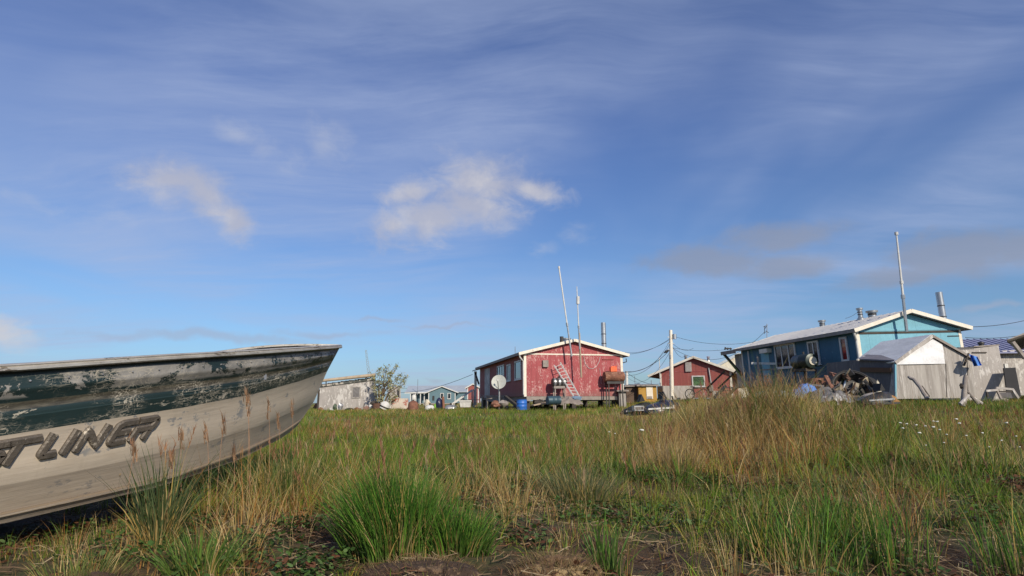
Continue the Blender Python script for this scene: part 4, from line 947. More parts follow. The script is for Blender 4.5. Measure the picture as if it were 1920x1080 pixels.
mast('thin far mast left of the teal house roof', 783, 735, 711, 110, .05); mast('faint far mast between the short pole and the cabin', 1191, 728, 705, 100, .05); mast('far dark tipped mast over the yellow shed', 1221.5, 724, 713, 90, .06); mast('thin aerial over the far red hut', 966, 668, 650, 60, .03)
# ------------------------------------------------------------ loose things lying about
def pthing(name, label, cat, px, py, Y, rz=0, group=None): return thing(name, label, cat, P(px, py, Y), rz, group)
def barrel(name, label, px, py, Y, r, h, mt, lying=None, tilt=0, group=None, ribs=True):
    b = pthing(name, label, 'barrel', px, py, Y, 0, group)
    prof = [(.001, 0), (r * .97, 0), (r, .02)]
    if ribs: prof += [(r, h * .32), (r * 1.03, h * .34), (r, h * .36), (r, h * .64), (r * 1.03, h * .66), (r, h * .68)]
    prof += [(r, h - .02), (r * 1.02, h), (r * .95, h), (r * .95, h - .03), (.001, h - .03)]
    Rm = Matrix.Rotation(tilt, 3, 'X')
    c = (0, 0, -.1)
    if lying is not None: Rm = Matrix.Rotation(lying, 3, 'Z') @ Matrix.Rotation(R(90), 3, 'Y'); c = tuple(Rm @ Vector((0, 0, -h / 2)) + Vector((0, 0, r)))
    MB().lathe(prof, c, 20, Rm).build('drum', mt, b, True)
    q = Rm @ Vector((r * .55, 0, h - .03)) + Vector(c); MB().tube([q, q + Rm @ Vector((0, 0, .05))], .04, 8).build('bung', DARKM, b, True)
    return b
def lumpo(name, label, cat, px, py, Y, rx, ry, rz, mt, jag=.25, seed=0, group=None, n=12):
    o = MB().lump((0, 0, 0), rx, ry, rz, jag, n, seed).build(name, mt, None, True); o.location = P(px, py, Y); return tag(o, label, cat, group)
def plank(name, label, cat, a, b, Ya, Yb, w, h, mt, group=None, extra=0):
    p, q = P(*a, Ya), P(*b, Yb); d = (q - p).normalized() * extra
    o = MB().beam(Vector((0, 0, 0)) - d, q - p, w, h).build(name, mt); o.location = p; return tag(o, label, cat, group)
def log(name, label, cat, pts, r, mt=WOOD, group=None):
    ps = [P(*p) for p in pts]; rd = random.Random(int(pts[0][0])); o = ps[0]; q = []; rr = []
    for i in range(len(ps) - 1):
        for k in range(3): f = k / 3; q.append(ps[i].lerp(ps[i + 1], f) - o + Vector((rd.uniform(-1, 1), 0, rd.uniform(-1, 1))) * r * .25); rr.append(r * rd.uniform(.85, 1.1))
    q.append(ps[-1] - o); rr.append(r * .8)
    b = MB().tube(q, rr, 9).build(name, mt, None, True); b.location = o; return tag(b, label, cat, group)
# right: sawn log tripod, leaning logs, frames
tp = pthing('log_tripod', 'weathered upright log braced by three split logs before the plywood sheds', 'log stand', 1810, 757, 17.5)
q = lambda a, b, Y=17.5: P(a, b, Y) - tp.location
MB().tube([q(1806, 762), q(1808, 735), q(1810, 712), q(1811, 704)], [.075, .07, .065, .055], 10).build('post', WOOD, tp, True)
for k, (a, b) in enumerate((((1800, 758), (1816, 741)), ((1834, 757), (1814, 733)), ((1840, 756), (1822, 744)))): MB().tube([q(*a, 17.3 + .2 * k), q(*b, 17.5)], [.05, .04], 8).build('brace', GREYW if k != 1 else WOOD, tp, True)
MB().tube([q(1810.5, 712), q(1811, 703)], .035, 6).build('bolt', DARKM, tp)
MB().lump(q(1803, 724), .05, .05, .08, .3, 8, 3).build('burl', DARKW, tp, True)
log('leaning_log', 'curved grey driftwood log leaning in front of the plywood shed', 'log', [(1739, 748, 18.5), (1728, 731, 18.7), (1717, 715, 19), (1704, 706, 19.2)], .06, group='driftwood logs by the shed')
log('split_log', 'dark short split log crossing the leaning driftwood log', 'log', [(1742, 744, 18.6), (1728, 724, 18.8)], .04, DARKW, group='driftwood logs by the shed')
fr_ = pthing('timber_frame', 'grey timber trestle frame standing in the grass right of the log tripod', 'trestle', 1885, 746, 20)
q = lambda a, b, Y=20: P(a, b, Y) - fr_.location
for (a, b, w, mt) in (((1867, 727), (1899, 730), .12, GREYW), ((1867, 727), (1877, 748), .1, WOOD), ((1898, 730), (1909, 747), .13, GREYW), ((1874, 734), (1896, 734), .08, DARKW), ((1848, 733), (1870, 731), .12, GREYW), ((1850, 733), (1852, 745), .1, DARKW)): MB().beam(q(*a), q(*b), w * .55, w * .55).build('beam', mt, fr_)
mb = MB().poly([P(1874, 736, 20.4), P(1895, 736, 20.4), P(1899, 746, 20.4), P(1878, 747, 20.4)], (0, .04, 0)).build('wire_screen', PLYD); tag(mb, 'dark panel standing behind the timber trestle', 'panel')
# blue tarp hanging at shed corner
def hang():
    m = MB(); vs = []; n = 10
    base = [(1817, 664), (1835, 668), (1841, 685), (1825, 687)]
    for i in range(n + 1):
        for k in range(n + 1):
            f, g_ = i / n, k / n
            x = (1817 * (1 - f) + 1833 * f) * (1 - g_) + (1826 * (1 - f) + 1841 * f) * g_; y = (664 * (1 - f) + 669 * f) * (1 - g_) + (687 * (1 - f) + 685 * f) * g_
            vs.append(P(x, y, 21.2 + .12 * math.sin(f * 9) + .08 * math.sin(g_ * 7 + f * 4)))
    o = vs[0].copy(); m.add([v - o for v in vs], [(i * (n + 1) + k, (i + 1) * (n + 1) + k, (i + 1) * (n + 1) + k + 1, i * (n + 1) + k + 1) for i in range(n) for k in range(n)])
    b = m.build('hanging_tarp', TARPB, None, True); b.location = o; tag(b, 'bright blue tarp corner hanging off the right eave of the plywood shed', 'tarp')
hang()
# ---- scrap heap in front of the blue house
def heap_tarp(name, label, px, py, Y, rx, ry, rz, mt, seed):
    m = MB(); n = 18; vs = []
    for i in range(n + 1):
        for k in range(n + 1):
            u, v = i / n * 2 - 1, k / n * 2 - 1; r = math.sqrt(u * u + v * v)
            z = rz * max(0, 1 - r * r * .75) * (.55 + .9 * float(vnoise(u * 2.6 + seed, v * 2.6, seed))) + .06 * float(vnoise(u * 9, v * 9, seed + 1)) - .05
            vs.append((u * rx * (1 + .15 * float(vnoise(v * 3, seed, 2))), v * ry, z))
    m.add(vs, [(i * (n + 1) + k, (i + 1) * (n + 1) + k, (i + 1) * (n + 1) + k + 1, i * (n + 1) + k + 1) for i in range(n) for k in range(n)])
    b = m.build(name, mt, None, True); b.location = P(px, py, Y); tag(b, label, 'tarp'); return b
heap_tarp('crumpled_tarp', 'crumpled bright blue tarp on the scrap heap', 1509, 747, 18.0, .44, .4, .36, TARPB, 4)
heap_tarp('grey_sheeting', 'crumpled silvery sheeting in the middle of the scrap heap', 1556, 754, 17.5, .58, .4, .36, mat('dirty_foil', (.22, .21, .21), (.12, .11, .11), .45, .3, scale=5, wear=(.45, .44, .43), wear_amt=.4, wscale=5, bump=.4), 8)
plank('white_board', 'white board lying under the left end of the blue tarp', 'board', (1478, 739), (1503, 748), 17.6, 17.3, .25, .05, WHITE2)
plank('rusty_pipe', 'rusty pipe slanting steeply beside the round tub', 'pipe', (1548, 706), (1568, 742), 18.2, 17.5, .10, .10, RUST, 'rusty pipes on the scrap heap')
plank('rusty_pipe', 'rusty pipe running nearly level from under the drum stand', 'pipe', (1556, 700), (1592, 711), 18.6, 18.0, .09, .09, RUST, 'rusty pipes on the scrap heap')
plank('rusty_pipe', 'short rusty pipe leaning between the two longer rusty pipes', 'pipe', (1562, 702), (1578, 728), 18.5, 17.9, .09, .09, RUST, 'rusty pipes on the scrap heap')
log('bent_tube', 'pale bent metal tube poking up over the round tub', 'tube', [(1581, 728, 18), (1588, 708, 18), (1582, 699, 18)], .035, GALV)
log('dark_rod', 'dark rod lying across the silvery sheeting', 'rod', [(1560, 728, 17.4), (1583, 752, 17.2)], .04, DARKM)
plank('grey_stick', 'thin pale stick upright in front of the silvery sheeting', 'stick', (1571, 738), (1572, 760), 17, 16.8, .04, .04, GREYW)
plank('thin_lath', 'thin lath jutting left over the scrap heap', 'lath', (1512, 720), (1545, 724), 18.3, 18, .04, .05, WOOD)
b = barrel('rusty_bucket', 'rusty bucket standing behind the blue tarp', 1529, 724, 18.6, .24, .34, RUST, ribs=False); b['category'] = 'bucket'
def tub():
    t = pthing('round_tub', 'big tilted round tub heaped with scrap metal', 'tub', 1600, 740, 17.8)
    Rm = Matrix.Rotation(R(-12), 3, 'Z') @ Matrix.Rotation(R(62), 3, 'X') ; r = .56
    MB().lathe([(.001, -.2), (r * .8, -.18), (r * .95, -.02), (r, .1), (r * 1.05, .12), (r * 1.05, .15), (r * .96, .15), (r * .9, .0), (r * .75, -.12), (.001, -.14)], (0, 0, .12), 28, Rm).build('bowl', DARKM, t, True)
    MB().lathe([(r * 1.0, .13), (r * 1.07, .13), (r * 1.08, .16), (r * 1.0, .17)], (0, 0, .12), 28, Rm).build('rim', BLACK, t, True)
    return t, Rm
tb_, RT = tub(); rd = random.Random(9)
kinds = [('crumpled cream scrap piece', mat('dirty_cream', (.36, .31, .22), (.16, .12, .08), .7, scale=9), 'scrap'), ('rusty bent scrap piece', mat('dark_rust_scrap', (.13, .065, .04), (.06, .035, .025), .8, scale=8), 'scrap'), ('dark machine fragment', DARKM, 'scrap')]
spots = ['at the left rim of the tub', 'near the top of the tub', 'in the middle of the tub', 'at the lower rim of the tub', 'at the right rim of the tub', 'in the upper right of the tub', 'in the lower left of the tub']
sp_xy = [(-.40, .05), (-.05, .42), (0, 0), (.05, -.38), (.42, -.05), (.3, .3), (-.25, -.28)]
for i, (sx, sy) in enumerate(sp_xy):
    for j in range(3):
        kn = kinds[(i + j) % 3]; m = MB(); base = tb_.location + Vector((0, 0, .12)) + RT @ Vector((sx + rd.uniform(-.08, .08), sy + rd.uniform(-.08, .08), .12 + .05 * j))
        if j == 0: m.lump((0, 0, 0), .14, .08, .11, .45, 8, i)
        elif j == 1: m.poly([(-.12, 0, -.03), (.02, .02, -.08), (.14, 0, .05), (.0, -.05, .12)], (0, .05, .02))
        else: m.tube([(-.12, 0, -.06), (0, -.05, .03), (.12, -.02, .13)], [.03, .035, .02], 7)
        o = m.build('scrap_piece', kn[1]); o.location = base; o.rotation_euler = (rd.uniform(-1, 1), rd.uniform(-1, 1), rd.uniform(-1, 1))
        tag(o, '%s %s' % (['lumpy', 'flat', 'rod-like'][j] + ' ' + kn[0], spots[i]), 'scrap', 'scrap heaped in the round tub')
MB_ = MB().poly([(0, 0, 0), (.3, 0, .16), (.55, 0, .22), (.62, 0, .1), (.35, 0, -.02)], (0, .25, .03)).build('white_fender', GREYW); MB_.location = P(1612, 752, 17.2); tag(MB_, 'white curved fender at the front right of the tub', 'fender')
def sled(name, label, px, py, Y, L, mt, sm, rz, k=1):
    """wrecked snowmobile cowl: wedge nose, windshield stub and stripes"""
    t = pthing(name, label, 'snowmobile cowl', px, py, Y, rz); n = 12; vs = []; m = MB()
    for i in range(n + 1):
        f = i / n; x = (f - .5) * L; w = .30 * (math.sin(f * math.pi * .85 + .2)) ** .6 if f < 1 else .2; h = .08 + .30 * f ** .7 * (1 if f < .75 else (1.6 - .8 * f))
        for k2 in range(9):
            a = math.pi * k2 / 8; vs.append((x, -math.cos(a) * w, math.sin(a) ** .7 * h))
    m.add(vs, [(i * 9 + k2, i * 9 + k2 + 1, (i + 1) * 9 + k2 + 1, (i + 1) * 9 + k2) for i in range(n) for k2 in range(8)] + [tuple(range(9)), tuple(n * 9 + q for q in range(9))])
    m.build('cowl', mt, t, True)
    m = MB().poly([(-L * .42, -.27, .07), (L * .42, -.335, .10), (L * .42, -.335, .15), (-L * .42, -.27, .11)], (0, .02, 0)).build('stripe', sm, t)
    MB().beam((-L * .45, -.35, .0), (L * .5, -.38, .02), .08, .05).build('ski', DARKM, t)
    MB().poly([(L * .1, -.15, .34), (L * .3, -.15, .36), (L * .2, -.13, .55)], (0, .3, 0)).build('windshield', BLACK, t)
    return t
sled('cowl_wreck', 'dark overturned cowl with pale edges at the right end of the scrap heap', 1640, 757, 16.8, .85, DARKM, ALU, R(8))
lumpo('white_cone', 'white broken cone sticking up at the right of the scrap heap', 'scrap', 1648, 738, 17.3, .07, .07, .35, CREAM, .15, 5)
lumpo('orange_sack', 'orange brown sack at the right foot of the scrap heap', 'sack', 1668, 750, 17, .22, .15, .12, mat('ochre_sack', (.42, .22, .08), None, .8, bump=.3), .3, 6)
lumpo('black_bag', 'black bag between blue tarp and silvery sheeting', 'bag', 1528, 748, 17.6, .25, .2, .2, BLACK, .3, 7)
lumpo('rust_lump', 'rusty engine block behind the blue tarp', 'engine', 1540, 732, 18.4, .28, .25, .25, RUST, .35, 8)
def tyre(label, px, py, Y, r, tiltm, group=None, name='tyre'):
    t = pthing(name, label, 'tyre', px, py, Y, 0, group); w = r * .32
    MB().lathe([(r * .6, -w), (r * .85, -w * 1.1), (r, -w * .7), (r, w * .7), (r * .85, w * 1.1), (r * .6, w), (r * .56, 0), (r * .6, -w)], n=22, M=tiltm).build('rubber', BLACK, t, True)
    MB().lathe([(.001, .02), (r * .3, .03), (r * .56, -.02), (r * .56, -.06), (.001, -.02)], n=22, M=tiltm).build('rim', RUST, t, True); return t
tyre('dark tyre leaning behind the right side of the round tub', 1627, 728, 18.3, .36, Matrix.Rotation(R(70), 3, 'X'))
# ---- middle junk, nearer
sled('snowmobile_cowl', 'black snowmobile cowl with pale stripe at the left of the middle junk', 1192, 777, 17, .80, BLACK, GREYW, R(4))
sled('snowmobile_cowl', 'navy snowmobile cowl with white stripe beside the grey appliance', 1232, 773, 16.6, .85, PURP, WHITE2, R(10))
tvb = pthing('old_appliance', 'small grey boxy appliance lying on the black cowl', 'appliance', 1196, 770, 16.5, R(6)); MB().bb(-.13, .13, -.12, .12, 0, .13).build('case', ALU, tvb); MB().bb(-.10, .04, -.13, -.122, .03, .10).build('screen', STONE, tvb); MB().bb(.06, .11, -.13, -.122, .03, .10).build('knob_panel', DARKM, tvb)
lumpo('engine_block', 'dark engine lump behind the navy cowl', 'engine', 1247, 761, 17, .19, .2, .16, DARKM, .35, 11)
lumpo('rusty_part', 'rusty machine part right of the dark engine lump', 'machine part', 1260, 766, 16.6, .14, .15, .1, RUST, .35, 12)
hs = pthing('broken_seat', 'black broken seat with upright handle at the right of the middle junk', 'seat', 1267, 768, 16.8); MB().lump((0, 0, .1), .16, .12, .1, .2, 10, 4).build('cushion', BLACK, hs, True); MB().tube([(-.03, 0, .1), (-.05, 0, .25), (-.08, 0, .37)], .025, 6).build('handle', DARKM, hs); MB().tube([(.0, 0, .1), (.1, 0, .2)], .02, 6).build('handle', DARKM, hs)
plank('small_plank', 'short pale stick pointing from the grey appliance', 'stick', (1202, 762), (1212, 765), 16.6, 16.6, .03, .03, LUMB)
# bicycle by the cabin
bk = pthing('bicycle', 'dark bicycle lying against the small red cabin', 'bicycle', 1307, 748, 45, R(10))
for sx in (-.55, .55):
    m = MB(); pts = [(sx + .36 * math.cos(a * math.pi / 8), 0, .36 + .36 * math.sin(a * math.pi / 8)) for a in range(17)]; w_ = m.tube(pts, .035, 6, False).build('wheel', BLACK, bk, True)
    s_ = MB().tube([(sx, -.05, .36), (sx, .05, .36)], .05, 8)
    for a in range(8): s_.beam((sx, 0, .36), (sx + .34 * math.cos(a * math.pi / 4), 0, .36 + .34 * math.sin(a * math.pi / 4)), .012, .012)
    s_.build('spokes', GALV, w_)
f = MB()
for a, b in (((-.55, .36), (-.15, .36)), ((-.15, .36), (-.28, .82)), ((-.28, .75), (.38, .8)), ((-.15, .36), (.4, .7)), ((.55, .36), (.36, .95)), ((-.55, .36), (-.28, .75))): f.tube([(a[0], 0, a[1]), (b[0], 0, b[1])], .03, 6)
f.build('frame', DARKM, bk); MB().box((-.3, 0, .88), (.28, .14, .07)).build('saddle', BLACK, bk); MB().tube([(.36, -.25, .98), (.34, 0, 1.0), (.36, .25, .98)], .025, 6).build('handlebar', BLACK, bk)
# ---- by the red house
barrel('plastic_barrel', 'upright bright blue plastic barrel at the corner of the red house', 978.5, 765, 33, .28, .55, BLUEP)
barrel('steel_barrel', 'dark teal barrel lying under the ladder foot', 1038, 759, 33.5, .24, .75, mat('teal_drum', (.04, .09, .12), (.03, .06, .08), .5, .2), lying=R(20))
heap_tarp('grey_tarp_heap', 'grey brown tarp heap at the foot of the ladder', 1067, 758, 34, .7, .5, .36, mat('grey_brown_canvas', (.27, .23, .20), (.18, .15, .13), .85, bump=.3), 12)
lumpo('blue_cloth', 'small blue grey cloth on the tarp heap by the ladder', 'cloth', 1080, 747, 34, .3, .25, .13, mat('dusty_blue_cloth', (.16, .24, .34), None, .8), .3, 13)
plank('grey_plank', 'long grey plank lying in the grass left of the teal barrel', 'plank', (999, 760), (1055, 748), 34, 34.6, .3, .06, LUMB)
plank('dark_beam', 'dark slanting beam under the near corner of the red house', 'beam', (948, 744), (971, 762), 37, 34.5, .16, .16, DARKW)
tt = pthing('white_tub', 'white plastic tub in the grass left of the red house', 'tub', 873, 761, 44); MB().add([(-.42, -.25, .35), (.42, -.25, .4), (.42, .25, .4), (-.42, .25, .35), (-.36, -.2, -.1), (.36, -.2, -.1), (.36, .2, -.1), (-.36, .2, -.1)], [(0, 1, 5, 4), (1, 2, 6, 5), (2, 3, 7, 6), (3, 0, 4, 7), (4, 5, 6, 7)]).build('tub_body', WHITE2, tt); MB().bb(-.45, .45, -.29, -.255, .30, .40).build('rim', WHITE2, tt)
for i, (px, py, Y, mt_, lb) in enumerate(((930, 758, 36, RUST, 'rusty scrap lump under the side landing'), (945, 757, 36, WOOD, 'grey scrap lump under the side landing'), (1012, 756, 35, DARKW, 'dark stump in front of the red house beams'))): lumpo('scrap_lump', lb, 'scrap', px, py, Y, .3, .25, .18, mt_, .35, 20 + i)
# ---- left yard
barrel('rusty_barrel', 'dark rusty barrel in front of the willow shrub', 707, 770, 42, .34, .6, mat('dark_rust', (.14, .07, .045), (.09, .045, .03), .85, bump=.3))
dm = pthing('white_dome', 'white globe shaped lamp dome lying by the willow shrub', 'dome', 720, 764, 42); MB().lathe([(.001, .45), (.2, .4), (.33, .25), (.36, .05), (.34, -.1)], n=18, M=Matrix.Rotation(R(25), 3, 'Y')).build('shell', WHITE2, dm, True); MB().lathe([(.36, .0), (.39, .02), (.39, .08), (.36, .1)], n=18, M=Matrix.Rotation(R(25), 3, 'Y')).build('rim', DARKM, dm, True)
pp = MB().poly([P(731, 772, 43), P(734, 747, 43), P(765, 747, 43), P(767, 771, 43)], (0, .06, 0)).build('peeling_panel', PANEL); tag(pp, 'upright wall panel with peeling white and red paint', 'panel')
rt = pthing('rusty_tank', 'rusty domed tank standing right of the peeling panel', 'tank', 774.5, 772, 42); MB().lathe([(.36, -.2), (.36, .42), (.33, .58), (.22, .70), (.08, .75), (.001, .755)], n=20).build('shell', RUST, rt, True); MB().tube([(0, 0, .74), (0, 0, .82)], .06, 8).build('cap', DARKM, rt, True)
wc = pthing('shell_chair', 'small white chair shell perched above the rusty domed tank', 'chair', 776, 752, 44); MB().lathe([(.001, .48), (.1, .46), (.17, .36), (.18, .1), (.15, 0)], n=16).build('back', WHITE2, wc, True); MB().tube([(0, .0, 0), (0, 0, -.6)], .04, 6).build('leg', DARKM, wc)
def gas(label, px, py, Y, r, L, mt):
    t = pthing('gas_tank', label, 'tank', px, py, Y, R(8)); h = L / 2
    MB().lathe([(.001, -h - r * .6), (r * .6, -h - r * .45), (r * .95, -h), (r, -h + .1), (r, h - .1), (r * .95, h), (r * .6, h + r * .45), (.001, h + r * .6)], n=18, M=Matrix.Rotation(R(90), 3, 'Y')).build('shell', mt, t, True)
    for s_ in (-h * .6, h * .6): MB().bb(s_ - .05, s_ + .05, -r * .7, r * .7, -r - .15, -r * .6).build('foot', DARKM, t)
    MB().tube([(0, 0, r - .02), (0, 0, r + .12)], .06, 8).build('valve', DARKM, t)
gas('pale grey lying tank left of the lime green tub', 806, 767, 41, .27, .35, WHITE2); gas('pale grey lying tank right of the rusty post', 845, 767, 41, .27, .55, ALU)
lumpo('cream_bundle', 'cream wrapped bundle standing behind the pale tank', 'bundle', 801, 757, 42, .22, .2, .28, CREAM, .2, 31); lumpo('lime_tub', 'lime green plastic piece between the pale tank and navy hood', 'plastic piece', 816, 765, 41, .12, .12, .27, GREENP, .15, 32); lumpo('navy_hood', 'navy blue upright cover left of the rusty post', 'cover', 823, 759, 41, .25, .2, .45, PURP, .12, 33)
plank('rusty_post', 'rusty brown post standing among the tanks', 'post', (832, 772), (830.5, 744), 40.8, 41, .14, .14, RUST)
LJ = [('grey_can', 'dented grey can by the grey shed wall', 'can', 638, 763, .17, .15, .25, ALU), ('dark_tyre_stack', 'dark rubber heap at the foot of the grey shed', 'heap', 655, 770, .32, .2, .17, BLACK), ('rusty_box', 'rusty scrap box right of the rubber heap', 'scrap', 670, 769, .25, .2, .17, RUST), ('reddish_bag', 'reddish bag at the left end of the grey shed', 'bag', 601, 768, .18, .2, .14, RUST), ('brown_sack', 'brown sack beside the reddish bag', 'sack', 613, 772, .25, .2, .12, WOOD), ('pinkish_heap', 'pinkish scrap heap left of the dark rusty barrel', 'scrap', 687, 767, .25, .2, .2, mat('dusty_pink', (.34, .20, .17), (.2, .11, .09), .85, bump=.3)), ('white_rag', 'white rag beside the dark rusty barrel', 'rag', 696, 763, .2, .2, .22, WHITE2), ('brown_crate_heap', 'dark brown lump on top of the dark rusty barrel', 'lump', 702, 756, .28, .2, .15, DARKW), ('dark_machine', 'dark machine parts below the white dome', 'machine part', 723, 770, .35, .2, .16, DARKM), ('grey_lump', 'grey stony lump left of the peeling panel', 'lump', 735, 770, .25, .2, .12, STONE), ('green_can', 'dull green can by the shed wall', 'can', 628, 765, .14, .12, .24, mat('dull_green', (.07, .10, .06), None, .7)), ('small_white_pot', 'small white pot below the dome', 'pot', 729, 764, .12, .12, .12, WHITE2)]
for i, (nm, lb, ct, px, py, a, b_, c_, mt_) in enumerate(LJ): lumpo(nm, lb, ct, px, py, 42.5, a, b_, c_, mt_, .3, 40 + i)
plank('white_plank', 'short white plank lying before the grey shed', 'plank', (619, 766), (629, 772), 42, 42, .12, .1, WHITE2); plank('leaning_stick', 'dark stick leaning on the grey shed right of its window', 'stick', (681, 770), (683, 757), 42.3, 43, .06, .06, DARKW); plank('grey_scrap_bar', 'pale bar leaning over the dark machine parts', 'bar', (712, 758), (730, 772), 42, 42, .1, .06, ALU)

# ------------------------------------------------------------ willow shrub
GRASSM = {}
def colmat(name, trans=.35, rough=.55):
    if name in GRASSM: return GRASSM[name]
    m, t, b = new_mat(name); at = t.new('ShaderNodeAttribute'); at.attribute_name = 'tint'
    t.put(b.inputs['Base Color'], at.outputs[0]); b.inputs['Roughness'].default_value = rough; b.inputs['Specular IOR Level'].default_value = .25
    tr_ = t.new('ShaderNodeBsdfTranslucent'); t.put(tr_.inputs[0], at.outputs[0]); ms = t.new('ShaderNodeMixShader'); ms.inputs[0].default_value = trans
    out = [x for x in m.node_tree.nodes if x.type == 'OUTPUT_MATERIAL'][0]
    t.l.new(b.outputs[0], ms.inputs[1]); t.l.new(tr_.outputs[0], ms.inputs[2]); t.l.new(ms.outputs[0], out.inputs[0]); GRASSM[name] = m; return m
def npmesh(name, V, F3, F4, Cv, m, parent=None, loc=None):
    """vertices, triangles, quads, per-vertex tint"""
    me = bpy.data.meshes.new(name); nv = len(V); n3, n4 = len(F3), len(F4)
    if loc is not None: V = V - np.array(loc)
    me.vertices.add(nv); me.vertices.foreach_set('co', V.astype(np.float32).ravel())
    me.loops.add(n3 * 3 + n4 * 4); me.polygons.add(n3 + n4)
    me.loops.foreach_set('vertex_index', np.concatenate([F3.ravel(), F4.ravel()]).astype(np.int32))
    me.polygons.foreach_set('loop_start', np.concatenate([np.arange(n3) * 3, n3 * 3 + np.arange(n4) * 4]).astype(np.int32))
    me.update(calc_edges=True); at = me.color_attributes.new('tint', 'FLOAT_COLOR', 'POINT')
    at.data.foreach_set('color', np.concatenate([Cv, np.ones((nv, 1))], 1).astype(np.float32).ravel())
    me.polygons.foreach_set('use_smooth', np.ones(n3 + n4, bool)); me.materials.append(m)
    o = bpy.data.objects.new(name, me); COL.objects.link(o)
    if parent is not None: o.parent = parent
    elif loc is not None: o.location = loc
    return o
def leaves(name, C, size, cols, parent, aspect=.5, m=None, loc=None, r=rng):
    n = len(C); a = r.normal(size=(n, 3)); a /= np.linalg.norm(a, axis=1)[:, None]; b = np.cross(a, r.normal(size=(n, 3))); b /= np.linalg.norm(b, axis=1)[:, None]
    s = (size * r.uniform(.6, 1.3, n))[:, None]; V = np.stack([C - a * s, C + b * s * aspect, C + a * s, C - b * s * aspect], 1).reshape(-1, 3)
    F4 = np.arange(4 * n).reshape(-1, 4); Cv = np.repeat(cols, 4, 0); return npmesh(name, V, np.zeros((0, 3), int), F4, Cv, m or colmat('leaf_blades'), parent, loc)
def willow():
    Y = 42.5; base = P(712, 772, Y); t = thing('willow_shrub', 'sparse grey green willow shrub growing by the grey shed', 'shrub', base); rd = random.Random(5)
    tips = [(700, 705), (712, 690), (726, 684), (738, 688), (747, 681), (720, 700), (733, 702), (750, 702), (757, 712), (765, 711), (708, 720), (722, 718), (738, 722), (748, 728), (706, 735), (728, 738), (744, 742), (715, 748), (735, 752), (716, 730), (730, 712), (742, 712), (703, 722), (712, 712)]
    m = MB(); Cs = []; wts = []
    for (px, py) in tips:
        e = P(px, py, Y + rd.uniform(-.7, .7)) - base; mid = e * .5 + Vector((rd.uniform(-.15, .15) - e.x * .15, rd.uniform(-.2, .2), e.z * .08)); s0 = Vector((rd.uniform(-.12, .12), rd.uniform(-.1, .1), -.2))
        m.tube([s0, mid * .5 + s0 * .5, mid, e * .8 + mid * .05, e], [.05, .04, .028, .016, .006], 5)
        for k in range(7):
            f = rd.uniform(.45, 1); p = mid.lerp(e, f) ; tw_ = Vector((rd.uniform(-1, 1), rd.uniform(-1, 1), rd.uniform(-.3, 1))) * rd.uniform(.15, .4); m.tube([p, p + tw_], [.01, .004], 3)
            for q in range(13): Cs.append(p + tw_ * rd.uniform(.2, 1.1) + Vector((rd.gauss(0, .07), rd.gauss(0, .07), rd.gauss(0, .07))))
    m.build('trunk', mat('willow_bark', (.16, .11, .07), None, .85), t, True)
    C = np.array([tuple(c) for c in Cs]); n = len(C); pal = np.array([(.21, .24, .10), (.32, .33, .17), (.42, .35, .14), (.44, .43, .34), (.17, .18, .08)]); c = pal[rng.integers(0, 5, n)] * rng.uniform(.85, 1.4, (n, 1))
    leaves('crown', C, .062, c, t, .55)
willow()
# ------------------------------------------------------------ grass
def blade_geo(x, y, z, h, az, lean, width, cb, ct, segs=3, droop=1.8):
    """tapering curved ribbons: base point, height, direction and amount of lean, tints at foot and tip"""
    n = len(x); L = segs + 1; tt = np.linspace(0, 1, L); V = np.zeros((n, 2 * L - 1, 3)); Cc = np.zeros((n, 2 * L - 1, 3))
    fa = rng.uniform(0, 2 * np.pi, n); wx, wy = np.cos(fa), np.sin(fa)
    for i, t_ in enumerate(tt):
        k = lean * h * t_ ** droop; px = x + np.cos(az) * k; py = y + np.sin(az) * k; pz = z + h * t_ * np.sqrt(np.clip(1 - (lean * t_ * .55) ** 2, .1, 1)) - .02 * (1 - t_)
        w = width * (1 - t_ ** 1.6) * .5; c = cb * (1 - t_)[..., None] + ct * t_ if np.ndim(t_) else cb * (1 - t_) + ct * t_
        if i < segs:
            V[:, 2 * i] = np.stack([px - wx * w, py - wy * w, pz], 1); V[:, 2 * i + 1] = np.stack([px + wx * w, py + wy * w, pz], 1); Cc[:, 2 * i] = c; Cc[:, 2 * i + 1] = c
        else: V[:, 2 * i] = np.stack([px, py, pz], 1); Cc[:, 2 * i] = c
    m = 2 * L - 1; o = np.arange(n)[:, None] * m
    F4 = np.concatenate([o + np.array([2 * i, 2 * i + 1, 2 * i + 3, 2 * i + 2]) for i in range(segs - 1)], 0) if segs > 1 else np.zeros((0, 4), int)
    F3 = o + np.array([2 * segs - 2, 2 * segs - 1, 2 * segs])
    return V.reshape(-1, 3), F3.reshape(-1, 3), F4.reshape(-1, 4), Cc.reshape(-1, 3)
def merge(parts):
    V = []; A = []; B = []; Cc = []; k = 0
    for v, a, b, c in parts: V.append(v); A.append(a + k); B.append(b + k); Cc.append(c); k += len(v)
    return np.concatenate(V), np.concatenate(A), np.concatenate(B), np.concatenate(Cc)
PAL = np.array([(.050, .115, .010), (.10, .20, .014), (.17, .26, .020), (.26, .275, .028), (.46, .32, .10), (.58, .43, .20), (.36, .16, .04), (.19, .23, .08)])
HULL = [(bcent(a[0]) + bn * a[1]) for a in bcv['chine'][::5]] + [(bcent(a[0]) - bn * a[1]) for a in bcv['chine'][::-5]]
def inside(x, y, poly):
    r = np.zeros(len(x), bool); n = len(poly)
    for i in range(n):
        a, b = poly[i], poly[(i + 1) % n]
        c = ((a[1] > y) != (b[1] > y)) & (x < (b[0] - a[0]) * (y - a[1]) / (b[1] - a[1] + 1e-12) + a[0]); r ^= c
    return r
